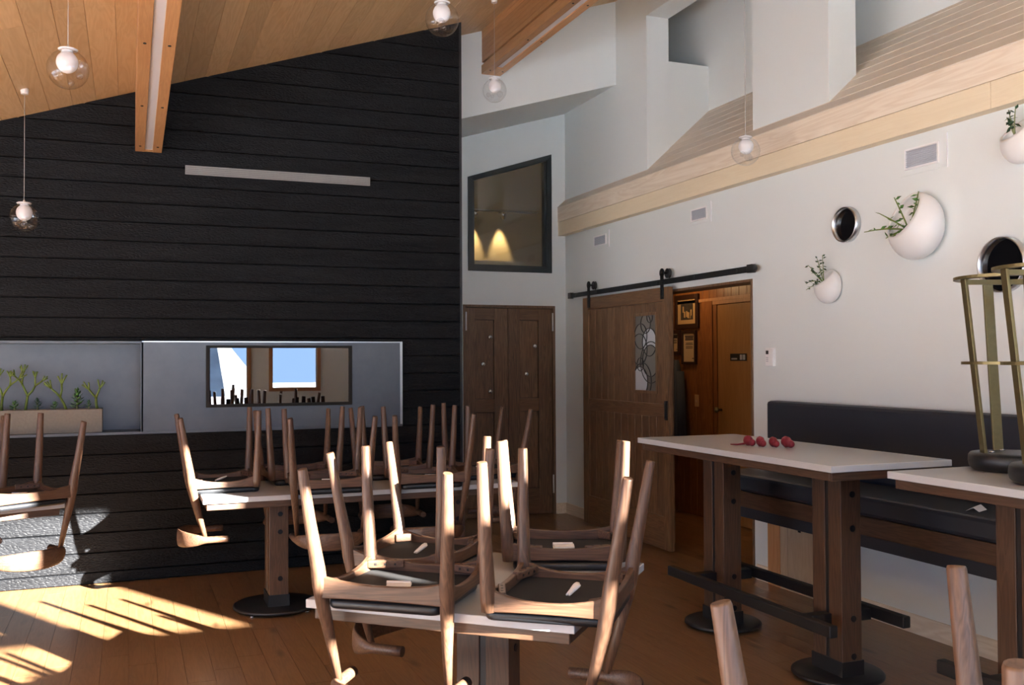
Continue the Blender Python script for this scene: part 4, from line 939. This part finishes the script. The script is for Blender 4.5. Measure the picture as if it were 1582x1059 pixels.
# ------------------------------------------------------------------ upturned brass bar stools
def make_stool(label, loc, rz):
    r = thing('bar_stool', label, 'stool', loc, rz, 'upturned brass bar stools')
    q = MB(); q.lathe([(0.12, 0.0), (0.150, 0.004), (0.163, 0.016), (0.168, 0.038), (0.166, 0.062), (0.158, 0.072), (0.10, 0.074), (0.001, 0.074)], (0, 0, 0), 'Z', 40); q.obj('seat', M['leather'], r)
    H = 0.785
    for i in range(4):
        a = i*PI/2; c_, s_2 = math.cos(a), math.sin(a); d = Vector((c_, s_2, 0)); tn = Vector((-s_2, c_, 0)); m = MB()
        p0 = d*0.118+Vector((0, 0, 0.072)); p1 = d*0.190+Vector((0, 0, H))
        vs = []
        for p in (p0, p1):
            for sx, sy in ((-1, -1), (1, -1), (1, 1), (-1, 1)): vs.append(p+tn*sx*0.021+d*sy*0.006)
        m.add(vs, [(0, 1, 2, 3), (7, 6, 5, 4), (0, 4, 5, 1), (1, 5, 6, 2), (2, 6, 7, 3), (3, 7, 4, 0)]); m.obj('leg', M['brass'], r, 0.002)
        q = MB(); q.lathe([(0.012, 0.0735), (0.010, 0.079), (0.001, 0.080)], tuple(d*0.085), 'Z', 10); q.obj('screw', M['chrome'], r)
    q = MB(); q.lathe([(0.172, 0.435), (0.188, 0.435), (0.188, 0.447), (0.172, 0.447), (0.172, 0.435)], (0, 0, 0), 'Z', 48, smooth=False, close=False); q.obj('foot_ring', M['brass'], r)
    q = MB(); q.lathe([(0.176, H), (0.214, H), (0.214, H+0.012), (0.176, H+0.012), (0.176, H)], (0, 0, 0), 'Z', 48, smooth=False, close=False); q.obj('floor_ring', M['brass'], r)
    m = MB(); m.box(-0.19, 0.19, -0.008, 0.008, H-0.022, H-0.002); m.obj('cross_bar', M['brass'], r)
lat = -0.37767
make_stool('upturned brass bar stool with round black seat, farther from the camera', (3.365, 2.925, 1.0602), lat)
make_stool('upturned brass bar stool with round black seat at the picture edge', (3.140, 2.530, 1.0602), lat)

# ------------------------------------------------------------------ red bundles on the bar table
def bundle(x, y, rz, label, tail, sc):
    r = thing('red_bundle', label, 'bundle', (x, y, 1.0602), rz, 'red bundles on the bar table')
    bm = bmesh.new(); bmesh.ops.create_uvsphere(bm, u_segments=20, v_segments=14, radius=1.0)
    for v in bm.verts:
        p = v.co.copy(); bumpy = 1+0.06*math.sin(7*p.x+3*p.z)*math.cos(6*p.y)
        v.co = Vector((p.x*0.022*bumpy, p.y*0.042, 0.027+p.z*0.0265*bumpy))
    for f in bm.faces: f.smooth = True
    me = bpy.data.meshes.new('body'); bm.to_mesh(me); bm.free(); me.materials.append(M['red'])
    o = bpy.data.objects.new('body', me); C.objects.link(o); o.parent = r; o.scale = (sc, sc, sc)
    bm = bmesh.new(); bmesh.ops.create_uvsphere(bm, u_segments=16, v_segments=12, radius=1.0)
    for v in bm.verts:
        p = v.co.copy(); v.co = Vector((0.008+p.x*0.017, -0.036+p.y*0.018, 0.019+p.z*0.0185*(1+0.08*math.sin(6*p.y))))
    for f in bm.faces: f.smooth = True
    me = bpy.data.meshes.new('knob'); bm.to_mesh(me); bm.free(); me.materials.append(M['red'])
    o = bpy.data.objects.new('end_knot', me); C.objects.link(o); o.parent = r; o.scale = (sc, sc, sc)
    if tail: MB().tube([(-0.015, 0.01, 0.010), (-0.05, 0.03, 0.004), (-0.08, 0.05, 0.004)], [0.006, 0.004, 0.002], 8).obj('tail', M['red'], r)
bundle(3.075, 4.335, -0.2, 'red knobbly bundle with a thin tail, set apart from the other three', True, 1.0)
bundle(3.105, 4.270, -0.45, 'red knobbly bundle second from the tailed one', False, 1.0)
bundle(3.150, 4.220, -0.40, 'red knobbly bundle in the middle of the touching three', False, 0.98)
bundle(3.192, 4.165, -0.25, 'red knobbly bundle at the near end of the row', False, 1.08)
bundle_fix = None

# ------------------------------------------------------------------ glass globe pendants
def pendant(x, y, z, label, seed, d=0.18):
    zc = ceil_z(x); r = thing('globe_pendant', label, 'lamp', (x, y, z), seed*1.3); R = d/2
    prof = []
    for i in range(23):
        a = 0.22+(PI-0.22)*i/22; prof.append((max(0.0005, R*math.sin(a)), R*math.cos(a)))
    q = MB(); q.lathe(prof, (0, 0, 0), 'Z', 36, close=False); q.obj('glass_globe', M['glass'], r)
    prof = [(0.022, R-0.004), (0.026, R-0.012)]
    for i in range(15):
        a = 0.42+(PI-0.42)*i/14; prof.append((max(0.0005, 0.047*math.sin(a)), R-0.058+0.050*math.cos(a)))
    q = MB(); q.lathe(prof, (0.004, 0, 0), 'Z', 24, close=False); q.obj('opal_diffuser', M['opal'], r)
    q = MB(); q.lathe([(0.040, R-0.004), (0.043, R+0.001), (0.036, R+0.005), (0.008, R+0.008), (0.004, R+0.02)], (0, 0, 0), 'Z', 24); q.obj('cap', M['white_trim'], r)
    for (bx, by, bz, br) in ((0.045, 0.015, -0.035, 0.024), (-0.052, -0.02, -0.03, 0.017), (0.01, -0.04, -0.058, 0.015)):
        pr = [(max(0.0003, br*math.sin(PI*i/10)), br*math.cos(PI*i/10)) for i in range(11)]
        q = MB(); q.lathe(pr, (bx*0.9, by*0.9, bz*0.9), 'Z', 14, close=False); q.obj('inner_bubble', M['glass'], r)
    q = MB(); q.tube([(0, 0, R+0.01), (0, 0, zc-z)], 0.0018, 6); q.obj('cord', M['cord'], r)
    q = MB(); q.lathe([(0.022, zc-z-0.030), (0.024, zc-z-0.012), (0.024, zc-z+0.004)], (0, 0, 0), 'Z', 16); q.obj('canopy', M['white_trim'], r)
pendant(-0.604, 6.60, 2.412, 'clear glass globe pendant hanging lowest before the charred wall', 1)
pendant(-0.264, 4.809, 2.858, 'clear glass globe pendant against the pine ceiling beside the beam', 2)
pendant(1.550, 4.899, 3.347, 'clear glass globe pendant at the top corner of the charred wall', 3)
pendant(2.546, 6.749, 3.551, 'smallest looking glass globe pendant under the beam end by the white bulkhead', 4)
pendant(3.617, 5.098, 2.836, 'clear glass globe pendant in front of the sloping timber ledge', 5)
